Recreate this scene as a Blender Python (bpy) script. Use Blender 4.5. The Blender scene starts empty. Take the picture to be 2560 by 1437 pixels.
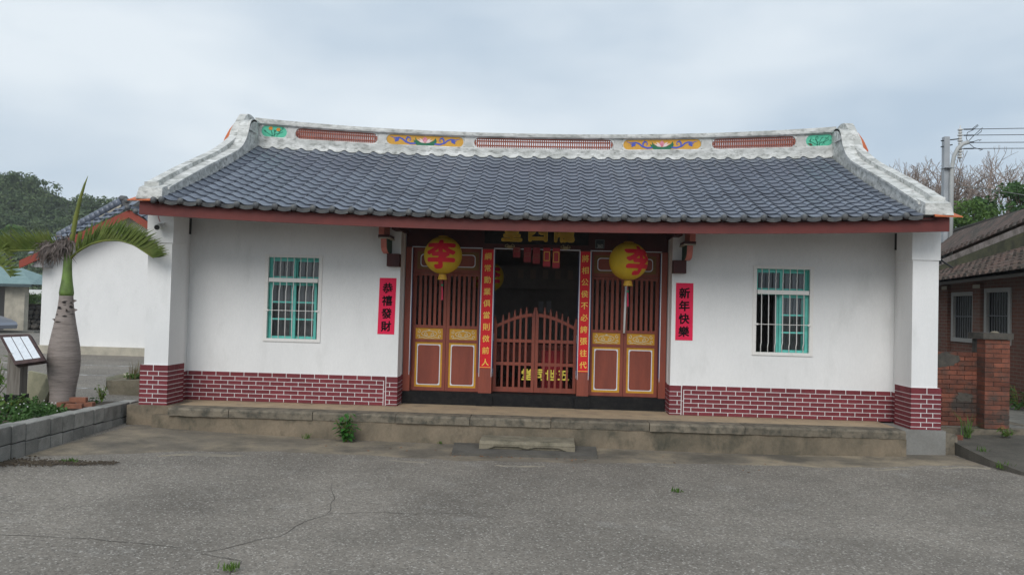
import bpy, bmesh, math, random
from mathutils import Vector, Matrix, noise
from mathutils.geometry import tessellate_polygon
R = math.radians
rng = random.Random(7)
sc = bpy.context.scene
COL = sc.collection

# ------------------------------------------------------------------ camera
cam = bpy.data.cameras.new('camera'); camo = bpy.data.objects.new('camera', cam); COL.objects.link(camo)
cam.sensor_width = 36.0; cam.lens = 36.0 * 2000.0 / 2560.0; cam.clip_start = 0.05; cam.clip_end = 3000
YAW, PIT, ROL = -0.045, 0.025, 0.026
_f = Vector((math.sin(YAW)*math.cos(PIT), math.cos(YAW)*math.cos(PIT), math.sin(PIT)))
_r = Vector((math.cos(YAW), -math.sin(YAW), 0)); _u = _r.cross(_f)
_r2 = _r*math.cos(ROL) + _u*math.sin(ROL); _u2 = _u*math.cos(ROL) - _r*math.sin(ROL)
mw = Matrix((( _r2.x, _u2.x, -_f.x, 0.196), (_r2.y, _u2.y, -_f.y, -11.217), (_r2.z, _u2.z, -_f.z, 1.519), (0, 0, 0, 1)))
camo.matrix_world = mw; sc.camera = camo

# ------------------------------------------------------------------ sky, sun, exposure
W = bpy.data.worlds.new('World'); sc.world = W; W.use_nodes = True
nt = W.node_tree; nt.nodes.clear()
def wn(t, **k):
    n = nt.nodes.new(t)
    for a, b in k.items(): setattr(n, a, b)
    return n
SUN = Vector((-0.16, -0.77, 0.62)).normalized()
out = wn('ShaderNodeOutputWorld'); bg = wn('ShaderNodeBackground'); bg.inputs['Strength'].default_value = 0.1
sky = wn('ShaderNodeTexSky', sky_type='NISHITA', sun_disc=False)
sky.sun_elevation = math.asin(SUN.z); sky.sun_rotation = math.atan2(SUN.x, SUN.y); sky.air_density = 1.0; sky.dust_density = 2.0
tc = wn('ShaderNodeTexCoord'); mp = wn('ShaderNodeMapping'); mp.inputs['Scale'].default_value = (1.0, 1.0, 2.6); mp.inputs['Location'].default_value = (3.1, 0.4, 1.7)
nz = wn('ShaderNodeTexNoise'); nz.inputs['Scale'].default_value = 1.9; nz.inputs['Detail'].default_value = 4.5; nz.inputs['Roughness'].default_value = 0.5
rp = wn('ShaderNodeValToRGB'); rp.color_ramp.elements[0].position = 0.36; rp.color_ramp.elements[1].position = 0.66
rp.color_ramp.elements[0].color = (0.435, 0.53, 0.63, 1); rp.color_ramp.elements[1].color = (0.715, 0.775, 0.82, 1)
sca = wn('ShaderNodeVectorMath', operation='SCALE'); sca.inputs['Scale'].default_value = 10.0
mx = wn('ShaderNodeMix', data_type='RGBA'); mx.inputs['Factor'].default_value = 0.93
L_ = nt.links.new
L_(tc.outputs['Generated'], mp.inputs['Vector']); L_(mp.outputs['Vector'], nz.inputs['Vector']); L_(nz.outputs['Fac'], rp.inputs['Fac'])
L_(rp.outputs['Color'], sca.inputs[0]); L_(sky.outputs['Color'], mx.inputs[6]); L_(sca.outputs['Vector'], mx.inputs[7])
L_(mx.outputs[2], bg.inputs['Color']); L_(bg.outputs['Background'], out.inputs['Surface'])
sl = bpy.data.lights.new('sun', 'SUN'); sl.energy = 1.5; sl.angle = R(36); sl.color = (1.0, 0.975, 0.94)
so = bpy.data.objects.new('sun', sl); COL.objects.link(so); so.rotation_euler = (-SUN).to_track_quat('-Z', 'Y').to_euler(); so.location = (0, -10, 20)
vs = sc.view_settings; vs.view_transform = 'Standard'; vs.look = 'None'; vs.gamma = 1.0; vs.use_curve_mapping = False; vs.exposure = 0.27

# ------------------------------------------------------------------ helpers
class MB:
    def __init__(s): s.v = []; s.f = []; s.m = []
    def add(s, vs_, fs, mi=0):
        o = len(s.v); s.v += [tuple(v) for v in vs_]
        for f in fs: s.f.append(tuple(i+o for i in f)); s.m.append(mi)
        return s
    def box(s, x0, x1, y0, y1, z0, z1, mi=0):
        return s.add([(x0,y0,z0),(x1,y0,z0),(x1,y1,z0),(x0,y1,z0),(x0,y0,z1),(x1,y0,z1),(x1,y1,z1),(x0,y1,z1)],
                     [(0,3,2,1),(4,5,6,7),(0,1,5,4),(1,2,6,5),(2,3,7,6),(3,0,4,7)], mi)
    def prism(s, poly, ax, a, b, mi=0):
        # 2-D polygon extruded along axis ax between a and b
        def P(p, t):
            return {'X': (t,p[0],p[1]), 'Y': (p[0],t,p[1]), 'Z': (p[0],p[1],t)}[ax]
        n = len(poly); vs_ = [P(p,a) for p in poly] + [P(p,b) for p in poly]
        fs = [tuple(range(n)), tuple(range(2*n-1, n-1, -1))] + [(i, i+n, (i+1)%n+n, (i+1)%n) for i in range(n)]
        return s.add(vs_, fs, mi)
    def tube(s, pts, rad, n=6, mi=0, cap=True):
        pts = [Vector(p) for p in pts]; rs = rad if isinstance(rad, (list, tuple)) else [rad]*len(pts)
        rings = []; up = Vector((0.13, 0.31, 1)).normalized()
        for i, p in enumerate(pts):
            t = (pts[min(i+1, len(pts)-1)] - pts[max(i-1, 0)]).normalized()
            a = t.cross(up)
            if a.length < 0.05: a = t.cross(Vector((1, 0, 0)))
            a.normalize(); b = t.cross(a)
            rings.append([p + (a*math.cos(2*math.pi*k/n) + b*math.sin(2*math.pi*k/n))*rs[i] for k in range(n)])
        vs_ = [v for r in rings for v in r]; fs = []
        for i in range(len(rings)-1):
            for k in range(n): fs.append((i*n+k, i*n+(k+1)%n, (i+1)*n+(k+1)%n, (i+1)*n+k))
        if cap: fs += [tuple(range(n-1, -1, -1)), tuple(range((len(rings)-1)*n, len(rings)*n))]
        return s.add(vs_, fs, mi)
    def lathe(s, prof, n=24, c=(0,0,0), mi=0, wob=None):
        vs_ = []; fs = []
        for i, (r, z) in enumerate(prof):
            for k in range(n):
                a = 2*math.pi*k/n; rr = r*(wob(a, z) if wob else 1)
                vs_.append((c[0]+rr*math.cos(a), c[1]+rr*math.sin(a), c[2]+z))
        for i in range(len(prof)-1):
            for k in range(n): fs.append((i*n+k, i*n+(k+1)%n, (i+1)*n+(k+1)%n, (i+1)*n+k))
        fs += [tuple(range(n-1, -1, -1)), tuple(range((len(prof)-1)*n, len(prof)*n))]
        return s.add(vs_, fs, mi)
    def ball(s, c, r, n=10, m=7, mi=0):
        r = r if isinstance(r, (tuple, list)) else (r, r, r)
        vs_ = [(c[0], c[1], c[2]-r[2])]; fs = []
        for i in range(1, m):
            t = math.pi*i/m
            for k in range(n):
                a = 2*math.pi*k/n
                vs_.append((c[0]+r[0]*math.sin(t)*math.cos(a), c[1]+r[1]*math.sin(t)*math.sin(a), c[2]-r[2]*math.cos(t)))
        vs_.append((c[0], c[1], c[2]+r[2])); last = len(vs_)-1
        for k in range(n):
            fs.append((0, 1+(k+1)%n, 1+k)); fs.append((last, last-n+k, last-n+(k+1)%n))
        for i in range(m-2):
            for k in range(n): fs.append((1+i*n+k, 1+i*n+(k+1)%n, 1+(i+1)*n+(k+1)%n, 1+(i+1)*n+k))
        return s.add(vs_, fs, mi)
    def strip(s, pts, w, nrm, mi=0):
        # flat ribbon of width w (number or list) along pts, lying in the plane with normal nrm
        pts = [Vector(p) for p in pts]; nrm = Vector(nrm); vs_ = []
        for i, p in enumerate(pts):
            t = (pts[min(i+1, len(pts)-1)] - pts[max(i-1, 0)]).normalized(); a = t.cross(nrm).normalized()
            ww = (w[i] if isinstance(w, (list, tuple)) else w)/2
            vs_ += [p+a*ww, p-a*ww]
        return s.add(vs_, [(2*i, 2*i+1, 2*i+3, 2*i+2) for i in range(len(pts)-1)], mi)
    def mesh(s, name, mats, smooth=False):
        me = bpy.data.meshes.new(name); me.from_pydata(s.v, [], s.f)
        for m in (mats if isinstance(mats, (list, tuple)) else [mats]): me.materials.append(m)
        me.polygons.foreach_set('material_index', s.m)
        if smooth: me.polygons.foreach_set('use_smooth', [True]*len(s.f))
        me.update(); return me

def wl(o):  # world matrix of a parent, computed without the depsgraph
    m = o.matrix_basis.copy()
    return (wl(o.parent) @ o.matrix_parent_inverse @ m) if o.parent else m
def par(o, p):
    o.parent = p; o.matrix_parent_inverse = wl(p).inverted()
def ob(name, me, parent=None, mats=None, smooth=False, kind=None, label=None):
    if isinstance(me, MB): me = me.mesh(name, mats, smooth)
    o = bpy.data.objects.new(name, me); COL.objects.link(o)
    if parent is not None: par(o, parent)
    if kind: o['kind'] = kind
    if label: o['label'] = label
    return o
def thing(name, label, cat, loc=(0,0,0), group=None):
    o = bpy.data.objects.new(name, None); COL.objects.link(o); o.location = loc; o.empty_display_size = 0.2
    return tag(o, label, cat, group)
def tag(o, label, cat, group=None):
    o['label'] = label; o['category'] = cat
    if group: o['group'] = group
    return o

# ------------------------------------------------------------------ materials
def M(name, c, c2=None, r=0.8, sc_=3.0, lo=0.4, hi=0.65, fine=0.10, fsc=45.0, bump=0.0, bsc=90.0, spec=0.3, rand=0.0, st=(1,1,1),
      c3=None, sc3=9.0, lo3=0.55, hi3=0.75, amt3=1.0, speck=None, metal=0.0, transl=0.0):
    m = bpy.data.materials.new(name); m.use_nodes = True; t = m.node_tree; N = t.nodes; N.clear(); K = t.links.new
    o = N.new('ShaderNodeOutputMaterial'); b = N.new('ShaderNodeBsdfPrincipled')
    b.inputs['Roughness'].default_value = r; b.inputs['Specular IOR Level'].default_value = spec; b.inputs['Metallic'].default_value = metal
    g = N.new('ShaderNodeNewGeometry'); mp_ = N.new('ShaderNodeMapping'); mp_.inputs['Scale'].default_value = st
    K(g.outputs['Position'], mp_.inputs['Vector'])
    def noise_(scale, det=5.0):
        n = N.new('ShaderNodeTexNoise'); n.inputs['Scale'].default_value = scale; n.inputs['Detail'].default_value = det
        n.inputs['Roughness'].default_value = 0.62; K(mp_.outputs['Vector'], n.inputs['Vector']); return n.outputs['Fac']
    def mr(fac, a, b_, c_=0.0, d=1.0):
        q = N.new('ShaderNodeMapRange'); q.inputs[1].default_value = a; q.inputs[2].default_value = b_; q.inputs[3].default_value = c_; q.inputs[4].default_value = d
        K(fac, q.inputs[0]); return q.outputs[0]
    def mix(fac, A, B, mode='MIX'):
        q = N.new('ShaderNodeMix'); q.data_type = 'RGBA'; q.blend_type = mode
        if isinstance(fac, float): q.inputs[0].default_value = fac
        else: K(fac, q.inputs[0])
        for i, x in ((6, A), (7, B)):
            if isinstance(x, (tuple, list)): q.inputs[i].default_value = (*x[:3], 1)
            else: K(x, q.inputs[i])
        return q.outputs[2]
    colr = c
    if c2 is not None: colr = mix(mr(noise_(sc_), lo, hi), c, c2)
    if c3 is not None: colr = mix(mr(noise_(sc3, 7.0), lo3, hi3, 0.0, amt3), colr, c3)
    if speck:  # (scale, threshold, colour, amount)
        v = N.new('ShaderNodeTexVoronoi'); v.inputs['Scale'].default_value = speck[0]; K(g.outputs['Position'], v.inputs['Vector'])
        sp = N.new('ShaderNodeSeparateColor'); K(v.outputs['Color'], sp.inputs[0])
        colr = mix(mr(sp.outputs[0], speck[1], 1.0, 0.0, speck[3]), colr, speck[2])
        if len(speck) > 4: colr = mix(mr(sp.outputs[1], speck[4], 1.0, 0.0, speck[3]), colr, speck[5])
    if fine:
        f = mr(noise_(fsc, 3.0), 0.25, 0.75, 1-fine, 1+fine); cc = N.new('ShaderNodeCombineColor')
        for i in range(3): K(f, cc.inputs[i])
        colr = mix(1.0, colr, cc.outputs[0], 'MULTIPLY')
    if rand:
        oi = N.new('ShaderNodeObjectInfo'); f = mr(oi.outputs['Random'], 0, 1, 1-rand, 1+rand); cc = N.new('ShaderNodeCombineColor')
        for i in range(3): K(f, cc.inputs[i])
        colr = mix(1.0, colr, cc.outputs[0], 'MULTIPLY')
    if isinstance(colr, (tuple, list)): b.inputs['Base Color'].default_value = (*colr[:3], 1)
    else: K(colr, b.inputs['Base Color'])
    if bump:
        bp = N.new('ShaderNodeBump'); bp.inputs['Strength'].default_value = bump; bp.inputs['Distance'].default_value = 0.02
        K(noise_(bsc, 4.0), bp.inputs['Height']); K(bp.outputs['Normal'], b.inputs['Normal'])
    if transl:
        tr = N.new('ShaderNodeBsdfTranslucent'); ms = N.new('ShaderNodeMixShader'); ms.inputs[0].default_value = transl
        if isinstance(colr, (tuple, list)): tr.inputs[0].default_value = (*colr[:3], 1)
        else: K(colr, tr.inputs[0])
        K(b.outputs[0], ms.inputs[1]); K(tr.outputs[0], ms.inputs[2]); K(ms.outputs[0], o.inputs['Surface'])
    else: K(b.outputs[0], o.inputs['Surface'])
    return m

PLASTER = M('white plaster', (0.78,0.775,0.765), (0.72,0.718,0.71), r=0.85, sc_=0.9, st=(1,1,0.35), fine=0.03, c3=(0.56,0.56,0.54), sc3=2.6, lo3=0.55, hi3=0.80, amt3=0.55, bump=0.08, bsc=30)
WEATHER = M('weathered white plaster', (0.70,0.70,0.675), (0.45,0.455,0.43), r=0.92, sc_=5.5, lo=0.38, hi=0.62, st=(0.6,1,1.3), c3=(0.11,0.112,0.095), sc3=13.0, lo3=0.50, hi3=0.70, amt3=0.7, bump=0.35, bsc=40)
TILE = M('blue-grey glazed tile', (0.140,0.160,0.200), (0.108,0.125,0.160), r=0.33, sc_=1.4, spec=0.55, rand=0.13, fine=0.06, fsc=30)
TILECAP = M('dark eave tile', (0.075,0.08,0.088), (0.13,0.13,0.125), r=0.55, sc_=9.0, spec=0.45, rand=0.1)
FASCIA = M('red painted fascia', (0.140,0.030,0.025), (0.11,0.025,0.022), r=0.6, sc_=2.0, spec=0.35)
BRICKP = M('painted red brick', (0.19,0.034,0.042), (0.155,0.030,0.037), r=0.72, sc_=3.0, rand=0.12, c3=(0.13,0.04,0.04), sc3=7, lo3=0.6, hi3=0.8, amt3=0.7)
MORTAR = M('white painted joints', (0.74,0.73,0.72), r=0.8, fine=0.05)
DOORRED = M('oxide red door paint', (0.255,0.06,0.034), (0.20,0.047,0.029), r=0.55, sc_=2.5, spec=0.4, st=(3,1,0.4))
DARKRED = M('dark red beam paint', (0.07,0.018,0.016), (0.045,0.014,0.014), r=0.6, sc_=3)
OCHRE = M('ochre paint', (0.60,0.31,0.028), (0.52,0.26,0.024), r=0.55, sc_=8)
WHITEP = M('white line paint', (0.72,0.75,0.80), r=0.6, fine=0.03)
NAVY = M('navy line paint', (0.02,0.03,0.09), r=0.6, fine=0.03)
BLACKP = M('black painted base', (0.010,0.010,0.011), (0.02,0.019,0.018), r=0.75, sc_=14, spec=0.15)
CONC = M('stained concrete', (0.245,0.195,0.138), (0.13,0.11,0.08), r=0.93, sc_=1.6, lo=0.36, hi=0.64, c3=(0.05,0.052,0.04), sc3=3.6, lo3=0.50, hi3=0.72, amt3=0.85, bump=0.35, bsc=35, st=(1,1,0.7))
COPING = M('dark stained coping', (0.20,0.17,0.128), (0.105,0.093,0.073), r=0.92, sc_=4.5, c3=(0.05,0.052,0.043), sc3=9.0, lo3=0.5, hi3=0.72, amt3=0.8, bump=0.35, bsc=40, rand=0.12)
TANTOP = M('tan concrete floor', (0.43,0.33,0.215), (0.34,0.265,0.18), r=0.9, sc_=2.5, c3=(0.19,0.165,0.13), sc3=5.0, amt3=0.6, bump=0.15)
NEWCONC = M('new grey cement', (0.235,0.23,0.215), (0.20,0.195,0.18), r=0.9, sc_=3.0, c3=(0.13,0.125,0.11), sc3=4, lo3=0.6, hi3=0.8, amt3=0.6, bump=0.1)
ASPH = M('worn asphalt', (0.156,0.139,0.118), (0.25,0.223,0.189), r=0.93, sc_=0.65, lo=0.34, hi=0.68, fine=0.24, fsc=26, c3=(0.34,0.325,0.30), sc3=2.1, lo3=0.60, hi3=0.80, amt3=0.6, bump=0.3, bsc=70, st=(1,1.0,1),
         speck=(78.0, 0.85, (0.55,0.52,0.47), 0.62, 0.74, (0.065,0.058,0.05)))
APRON = M('dusty concrete apron', (0.18,0.155,0.122), (0.31,0.255,0.18), r=0.93, sc_=1.3, lo=0.42, hi=0.68, c3=(0.10,0.089,0.073), sc3=1.9, lo3=0.46, hi3=0.66, amt3=0.85, fine=0.15, bump=0.25, bsc=50)
DUST = M('pale dust edge', (0.27,0.235,0.18), (0.175,0.16,0.138), r=0.95, sc_=2.2, fine=0.15)
GRANITE = M('grey granite block', (0.31,0.30,0.275), (0.20,0.197,0.18), r=0.85, sc_=4, fine=0.25, fsc=120, rand=0.22, c3=(0.10,0.09,0.08), sc3=5, lo3=0.58, hi3=0.78, amt3=0.7, bump=0.4, bsc=90)
JOINT = M('dark mortar joint', (0.07,0.068,0.062), r=0.95)
SOIL = M('dark soil', (0.06,0.046,0.034), (0.10,0.08,0.055), r=1.0, sc_=12, bump=0.6, bsc=30)
TEAL = M('teal window paint', (0.15,0.58,0.50), (0.13,0.51,0.45), r=0.5, sc_=5, spec=0.4, fine=0.05)
BARW = M('white grille paint', (0.74,0.72,0.69), (0.60,0.57,0.53), r=0.5, sc_=9, lo=0.6, hi=0.8, fine=0.04)
CURTAIN = M('grey curtain', (0.30,0.28,0.285), (0.2,0.185,0.19), r=0.95, sc_=9, st=(4,1,0.1))
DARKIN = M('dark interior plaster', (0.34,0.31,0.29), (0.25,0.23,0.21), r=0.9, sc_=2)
INFLOOR = M('red interior floor', (0.42,0.13,0.10), (0.32,0.10,0.075), r=0.5, sc_=3)
def glass():
    m = bpy.data.materials.new('dark window glass'); m.use_nodes = True; t = m.node_tree; N = t.nodes; N.clear()
    o = N.new('ShaderNodeOutputMaterial'); gl = N.new('ShaderNodeBsdfGlossy'); gl.inputs['Roughness'].default_value = 0.03; gl.inputs['Color'].default_value = (0.9,0.95,1,1)
    tr = N.new('ShaderNodeBsdfTransparent'); tr.inputs['Color'].default_value = (0.72,0.76,0.76,1); fr = N.new('ShaderNodeFresnel'); fr.inputs['IOR'].default_value = 1.6
    ms = N.new('ShaderNodeMixShader'); t.links.new(fr.outputs[0], ms.inputs[0]); t.links.new(tr.outputs[0], ms.inputs[1]); t.links.new(gl.outputs[0], ms.inputs[2]); t.links.new(ms.outputs[0], o.inputs[0])
    return m
GLASS = glass()
ORANGE = M('orange verge tile', (0.56,0.155,0.055), (0.46,0.12,0.05), r=0.6, sc_=8)
LATT = M('terracotta lattice', (0.36,0.12,0.082), (0.26,0.085,0.06), r=0.8, sc_=14)
PANELY = M('yellow ridge panel', (0.66,0.36,0.06), (0.58,0.31,0.06), r=0.75, sc_=6)
PANELG = M('mint ridge panel', (0.12,0.55,0.36), (0.10,0.47,0.32), r=0.75, sc_=6)
LEAFP = M('painted dark green', (0.03,0.16,0.09), r=0.75); LEAFP2 = M('painted deep teal', (0.01,0.07,0.05), r=0.75)
PINK = M('painted pink', (0.72,0.36,0.42), (0.60,0.16,0.24), r=0.75, sc_=22); PINKW = M('painted pale pink', (0.78,0.62,0.62), r=0.75); BLUEP = M('painted blue', (0.09,0.12,0.45), r=0.75)
FLOWER = M('painted orange', (0.68,0.26,0.04), r=0.75)
SALMON = M('salmon bracket paint', (0.52,0.175,0.135), (0.44,0.14,0.11), r=0.6, sc_=10); GREENB = M('dark green bracket paint', (0.02,0.055,0.035), r=0.6)
PAPERR = M('crimson paper', (0.74,0.016,0.075), (0.68,0.014,0.068), r=0.7, sc_=4, fine=0.03)
PAPERC = M('scarlet couplet paper', (0.66,0.014,0.022), (0.58,0.013,0.02), r=0.6, sc_=3, fine=0.03)
INK = M('black ink', (0.010,0.008,0.010), r=0.9, fine=0, spec=0.1); GOLDINK = M('gold lettering', (0.86,0.58,0.10), r=0.5, fine=0.05); PAINTY = M('yellow lettering', (0.78,0.66,0.10), r=0.6, fine=0.05)
LANTERN = M('yellow lantern paper', (0.72,0.50,0.035), (0.63,0.43,0.03), r=0.6, sc_=6, fine=0.04, transl=0.25); LRED = M('red lantern glyph', (0.60,0.012,0.03), r=0.6, fine=0.05)
LGOLD = M('gold lantern fringe', (0.55,0.33,0.04), (0.40,0.22,0.03), r=0.5, sc_=40); GREENBEAD = M('green bead', (0.02,0.2,0.1), r=0.4); PINKT = M('crimson tassel', (0.42,0.03,0.07), r=0.8)
WPLAST = M('white plastic', (0.78,0.79,0.78), r=0.4, fine=0.02); BPLAST = M('black plastic', (0.012,0.014,0.014), r=0.25, fine=0, spec=0.5)
STONE = M('mossy cut stone', (0.235,0.205,0.15), (0.14,0.125,0.09), r=0.95, sc_=5, c3=(0.34,0.33,0.30), sc3=8, lo3=0.64, hi3=0.8, amt3=0.8, bump=0.4, bsc=40)
PALEG = M('grey-green moss concrete', (0.33,0.31,0.215), (0.24,0.235,0.16), r=0.95, sc_=4, bump=0.3)
OLDBRICK = M('old orange brick', (0.20,0.072,0.045), (0.135,0.052,0.036), r=0.95, sc_=6, lo=0.4, hi=0.62, c3=(0.05,0.046,0.04), sc3=2.6, lo3=0.46, hi3=0.62, amt3=0.92, rand=0.26, bump=0.3, bsc=50)
NEWBRICK = M('loose red brick', (0.27,0.115,0.07), (0.20,0.088,0.058), r=0.9, sc_=10, rand=0.15, bump=0.2)
CEMENT = M('dark cement patch', (0.095,0.085,0.072), (0.055,0.052,0.046), r=0.95, sc_=9, bump=0.4)
OLDTILE = M('old mossy roof tile', (0.125,0.086,0.072), (0.07,0.06,0.05), r=0.95, sc_=3, lo=0.4, hi=0.6, c3=(0.30,0.235,0.205), sc3=11, lo3=0.58, hi3=0.72, amt3=0.75, bump=0.4, bsc=40)
OLDCONC = M('old grey concrete', (0.20,0.19,0.165), (0.13,0.125,0.11), r=0.95, sc_=3, c3=(0.07,0.07,0.06), sc3=6, amt3=0.7, bump=0.2)
GALV = M('galvanised steel', (0.36,0.38,0.40), (0.30,0.32,0.34), r=0.45, sc_=3, spec=0.5); PVC = M('grey pvc conduit', (0.42,0.43,0.42), r=0.5)
PORC = M('porcelain insulator', (0.62,0.62,0.60), (0.45,0.45,0.44), r=0.3, sc_=8); CABLE = M('black cable', (0.02,0.021,0.024), r=0.6)
BARK = M('grey twig bark', (0.33,0.27,0.235), (0.24,0.19,0.165), r=0.95, sc_=4); TRUNKB = M('brown bark', (0.09,0.07,0.05), r=0.95)
LEAFA = M('fresh green foliage', (0.115,0.195,0.04), (0.07,0.14,0.03), r=0.65, sc_=2.5, lo=0.35, hi=0.65, fine=0.3, fsc=9, transl=0.3)
LEAFB = M('dark green foliage', (0.075,0.15,0.04), (0.045,0.10,0.03), r=0.65, sc_=1.8, lo=0.35, hi=0.65, fine=0.3, fsc=8, transl=0.25)
LEAFF = M('forest foliage', (0.12,0.165,0.07), (0.066,0.105,0.045), r=0.8, sc_=0.16, lo=0.36, hi=0.64, fine=0.25, fsc=0.9, transl=0.2, c3=(0.18,0.205,0.10), sc3=0.35, lo3=0.58, hi3=0.75, amt3=0.8)
PALMG = M('palm leaflet green', (0.17,0.215,0.055), (0.095,0.15,0.034), r=0.5, sc_=3.5, fine=0.25, fsc=25, transl=0.25, c3=(0.20,0.17,0.06), sc3=5, lo3=0.58, hi3=0.8, amt3=0.7)
SHAFT = M('green palm crownshaft', (0.15,0.235,0.055), (0.08,0.115,0.035), r=0.45, sc_=4, st=(1,1,1)); RACHIS = M('palm rachis', (0.16,0.18,0.035), (0.10,0.13,0.03), r=0.5, sc_=6)
PTRUNK = M('ringed palm trunk', (0.31,0.265,0.24), (0.22,0.185,0.165), r=0.9, sc_=5, st=(0.8,0.8,9), fine=0.2, fsc=25, bump=0.4, bsc=25, c3=(0.06,0.05,0.045), sc3=3, lo3=0.6, hi3=0.75, amt3=0.6)
DEADF = M('dead brown frond', (0.20,0.165,0.15), (0.105,0.085,0.075), r=0.95, sc_=9)
WOODP = M('weathered wood post', (0.20,0.18,0.155), (0.11,0.095,0.08), r=0.9, sc_=4, st=(6,6,0.5), bump=0.3); WOODD = M('dark tray wood', (0.05,0.03,0.03), (0.09,0.06,0.055), r=0.8, sc_=10)
FLOWERW = M('small white flowers', (0.75,0.75,0.72), r=0.8); CARP = M('silver grey car paint', (0.26,0.28,0.33), r=0.28, spec=0.6, fine=0.0, metal=0.3); TYRE = M('black tyre', (0.02,0.02,0.02), r=0.9); RIM = M('alloy rim', (0.4,0.4,0.42), r=0.35, metal=0.6)
TEALR = M('pale teal sheet roof', (0.20,0.29,0.285), (0.16,0.245,0.245), r=0.6, sc_=4); BOULD = M('river boulder', (0.20,0.175,0.15), (0.12,0.105,0.09), r=0.9, sc_=3, rand=0.3, fine=0.2)
CREAM = M('cream base plaster', (0.46,0.42,0.34), (0.34,0.315,0.26), r=0.9, sc_=3); DRYG = M('dry weed', (0.21,0.16,0.09), (0.12,0.12,0.05), r=0.9, sc_=10)
LABELP = M('pale information sheet', (0.70,0.74,0.78), (0.62,0.66,0.70), r=0.4, sc_=20, fine=0.04)

# ------------------------------------------------------------------ writing (glyph outlines from the built-in font)
TXT = bpy.data.curves.new('writing', 'FONT'); TXT.resolution_u = 3
TXO = bpy.data.objects.new('writing', TXT); COL.objects.link(TXO)
def glyph(ch, bold=0.018):
    TXT.body = ch; TXT.offset = bold; TXT.size = 1.0
    bpy.context.view_layer.update(); dg = bpy.context.evaluated_depsgraph_get()
    me = bpy.data.meshes.new_from_object(TXO.evaluated_get(dg))
    xs = [v.co.x for v in me.vertices]; ys = [v.co.y for v in me.vertices]
    cx, cy = (min(xs)+max(xs))/2, (min(ys)+max(ys))/2; h = max(ys)-min(ys); w = max(xs)-min(xs)
    return me, cx, cy, w, h
def write(ch, parent, mat, x, y, z, size, bold=0.018, name='character', sx=1.0, shear=0.06, fit=True):
    me, cx, cy, w, h = glyph(ch, 0.0); k = size/(max(w, h) if fit else 1.0); b_ = MB()
    for n, (dx, dz) in enumerate(((0, 0), (1, 0), (-1, 0), (0, 1), (0, -1), (.7, .7), (-.7, .7), (.7, -.7), (-.7, -.7)) if bold else ((0, 0),)):
        vs_ = []
        for v in me.vertices:
            a, b = (v.co.x-cx+dx*bold)*k*sx, (v.co.y-cy+dz*bold)*k; vs_.append((x+a, y-0.00012*n, z+b+a*shear))
        b_.add(vs_, [tuple(p.vertices) for p in me.polygons])
    bpy.data.meshes.remove(me)
    return ob(name, b_, parent, mat)

# ------------------------------------------------------------------ the setting
def gz(x, y):   # height of the courtyard
    z = -0.375
    if x < -2.5: z += 0.09*min(1, (-2.5-x)/3.0)
    if x > 3.5: z += 0.04*min(1, (x-3.5)/2.0)
    return z + 0.012*noise.noise(Vector((x*0.6, y*0.6, 0)))
def axis(a, b, n, far): return [-far, -far/4, -60, -30, -15] + [a+(b-a)*i/n for i in range(n+1)] + [15, 30, 60, far/4, far]
xs = axis(-9, 9, 40, 1500); ys = axis(-12, 4, 40, 1500)
g = MB(); g.v = [(x, y, gz(max(-9, min(9, x)), y) if abs(x) < 20 else -0.75) for y in ys for x in xs]; nx = len(xs)
g.f = [(j*nx+i, j*nx+i+1, (j+1)*nx+i+1, (j+1)*nx+i) for j in range(len(ys)-1) for i in range(nx-1)]; g.m = [0]*len(g.f)
ground = ob('ground', g, None, ASPH, True, kind='structure')
# concrete apron along the platform and its dusty edge
edge = [(-5.62,-2.9),(-5.2,-2.72),(-4.93,-2.55),(-4.55,-2.3),(-4.26,-2.06),(-3.7,-1.78),(-3.0,-1.57),(-2.3,-1.52),(-1.54,-1.56),(-0.9,-1.66),(-0.2,-1.6),(0.87,-1.5),(1.6,-1.33),(2.36,-1.24),(2.9,-1.22),(3.34,-1.17),(3.9,-1.26),(4.53,-1.22),(5.0,-1.05),(5.4,-0.96),(5.75,-1.0)]
def smooth_edge(e, n=8, amp=0.05, s=3.0):
    o = []
    for i in range(len(e)-1):
        for k in range(n):
            t = k/n; x = e[i][0]+(e[i+1][0]-e[i][0])*t; y = e[i][1]+(e[i+1][1]-e[i][1])*t
            o.append((x, y+amp*noise.noise(Vector((x*s, 3.3, 0)))+0.4*amp*noise.noise(Vector((x*s*5, 7.3, 0)))))
    return o+[e[-1]]
ed = smooth_edge(edge, amp=0.09)
def sheet(pts_a, pts_b, dz, n=6):
    m = MB()
    for (a, b) in zip(pts_a, pts_b):
        for k in range(n+1):
            t = k/n; x = a[0]+(b[0]-a[0])*t; y = a[1]+(b[1]-a[1])*t; m.v.append((x, y, gz(x, y)+(dz if k else -0.03)))
    q = n+1
    m.f = [(i*q+k, (i+1)*q+k, (i+1)*q+k+1, i*q+k+1) for i in range(len(pts_a)-1) for k in range(n)]; m.m = [0]*len(m.f); return m
ob('pavement', sheet(ed, [(x, 0.3) for x, y in ed], 0.004), None, APRON, True, kind='structure')
de = [(x, y-0.16*max(0, noise.noise(Vector((x*1.3, 1.7, 0)))+0.08)) for x, y in ed]; dt = [(x, y+0.004+0.30*max(0, noise.noise(Vector((x*1.4, 9.7, 0)))-0.03)+0.03*max(0, noise.noise(Vector((x*9, 4, 0))))) for x, y in ed]
dsh = sheet(de, dt, 0.007, 2)
dsh.v = [(x, y, z-(0.05 if dt[i//3][1]-de[i//3][1] < 0.045 else 0)) for i, (x, y, z) in enumerate(dsh.v)]
ob('pavement_edge', dsh, None, DUST, True, kind='structure')
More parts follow.
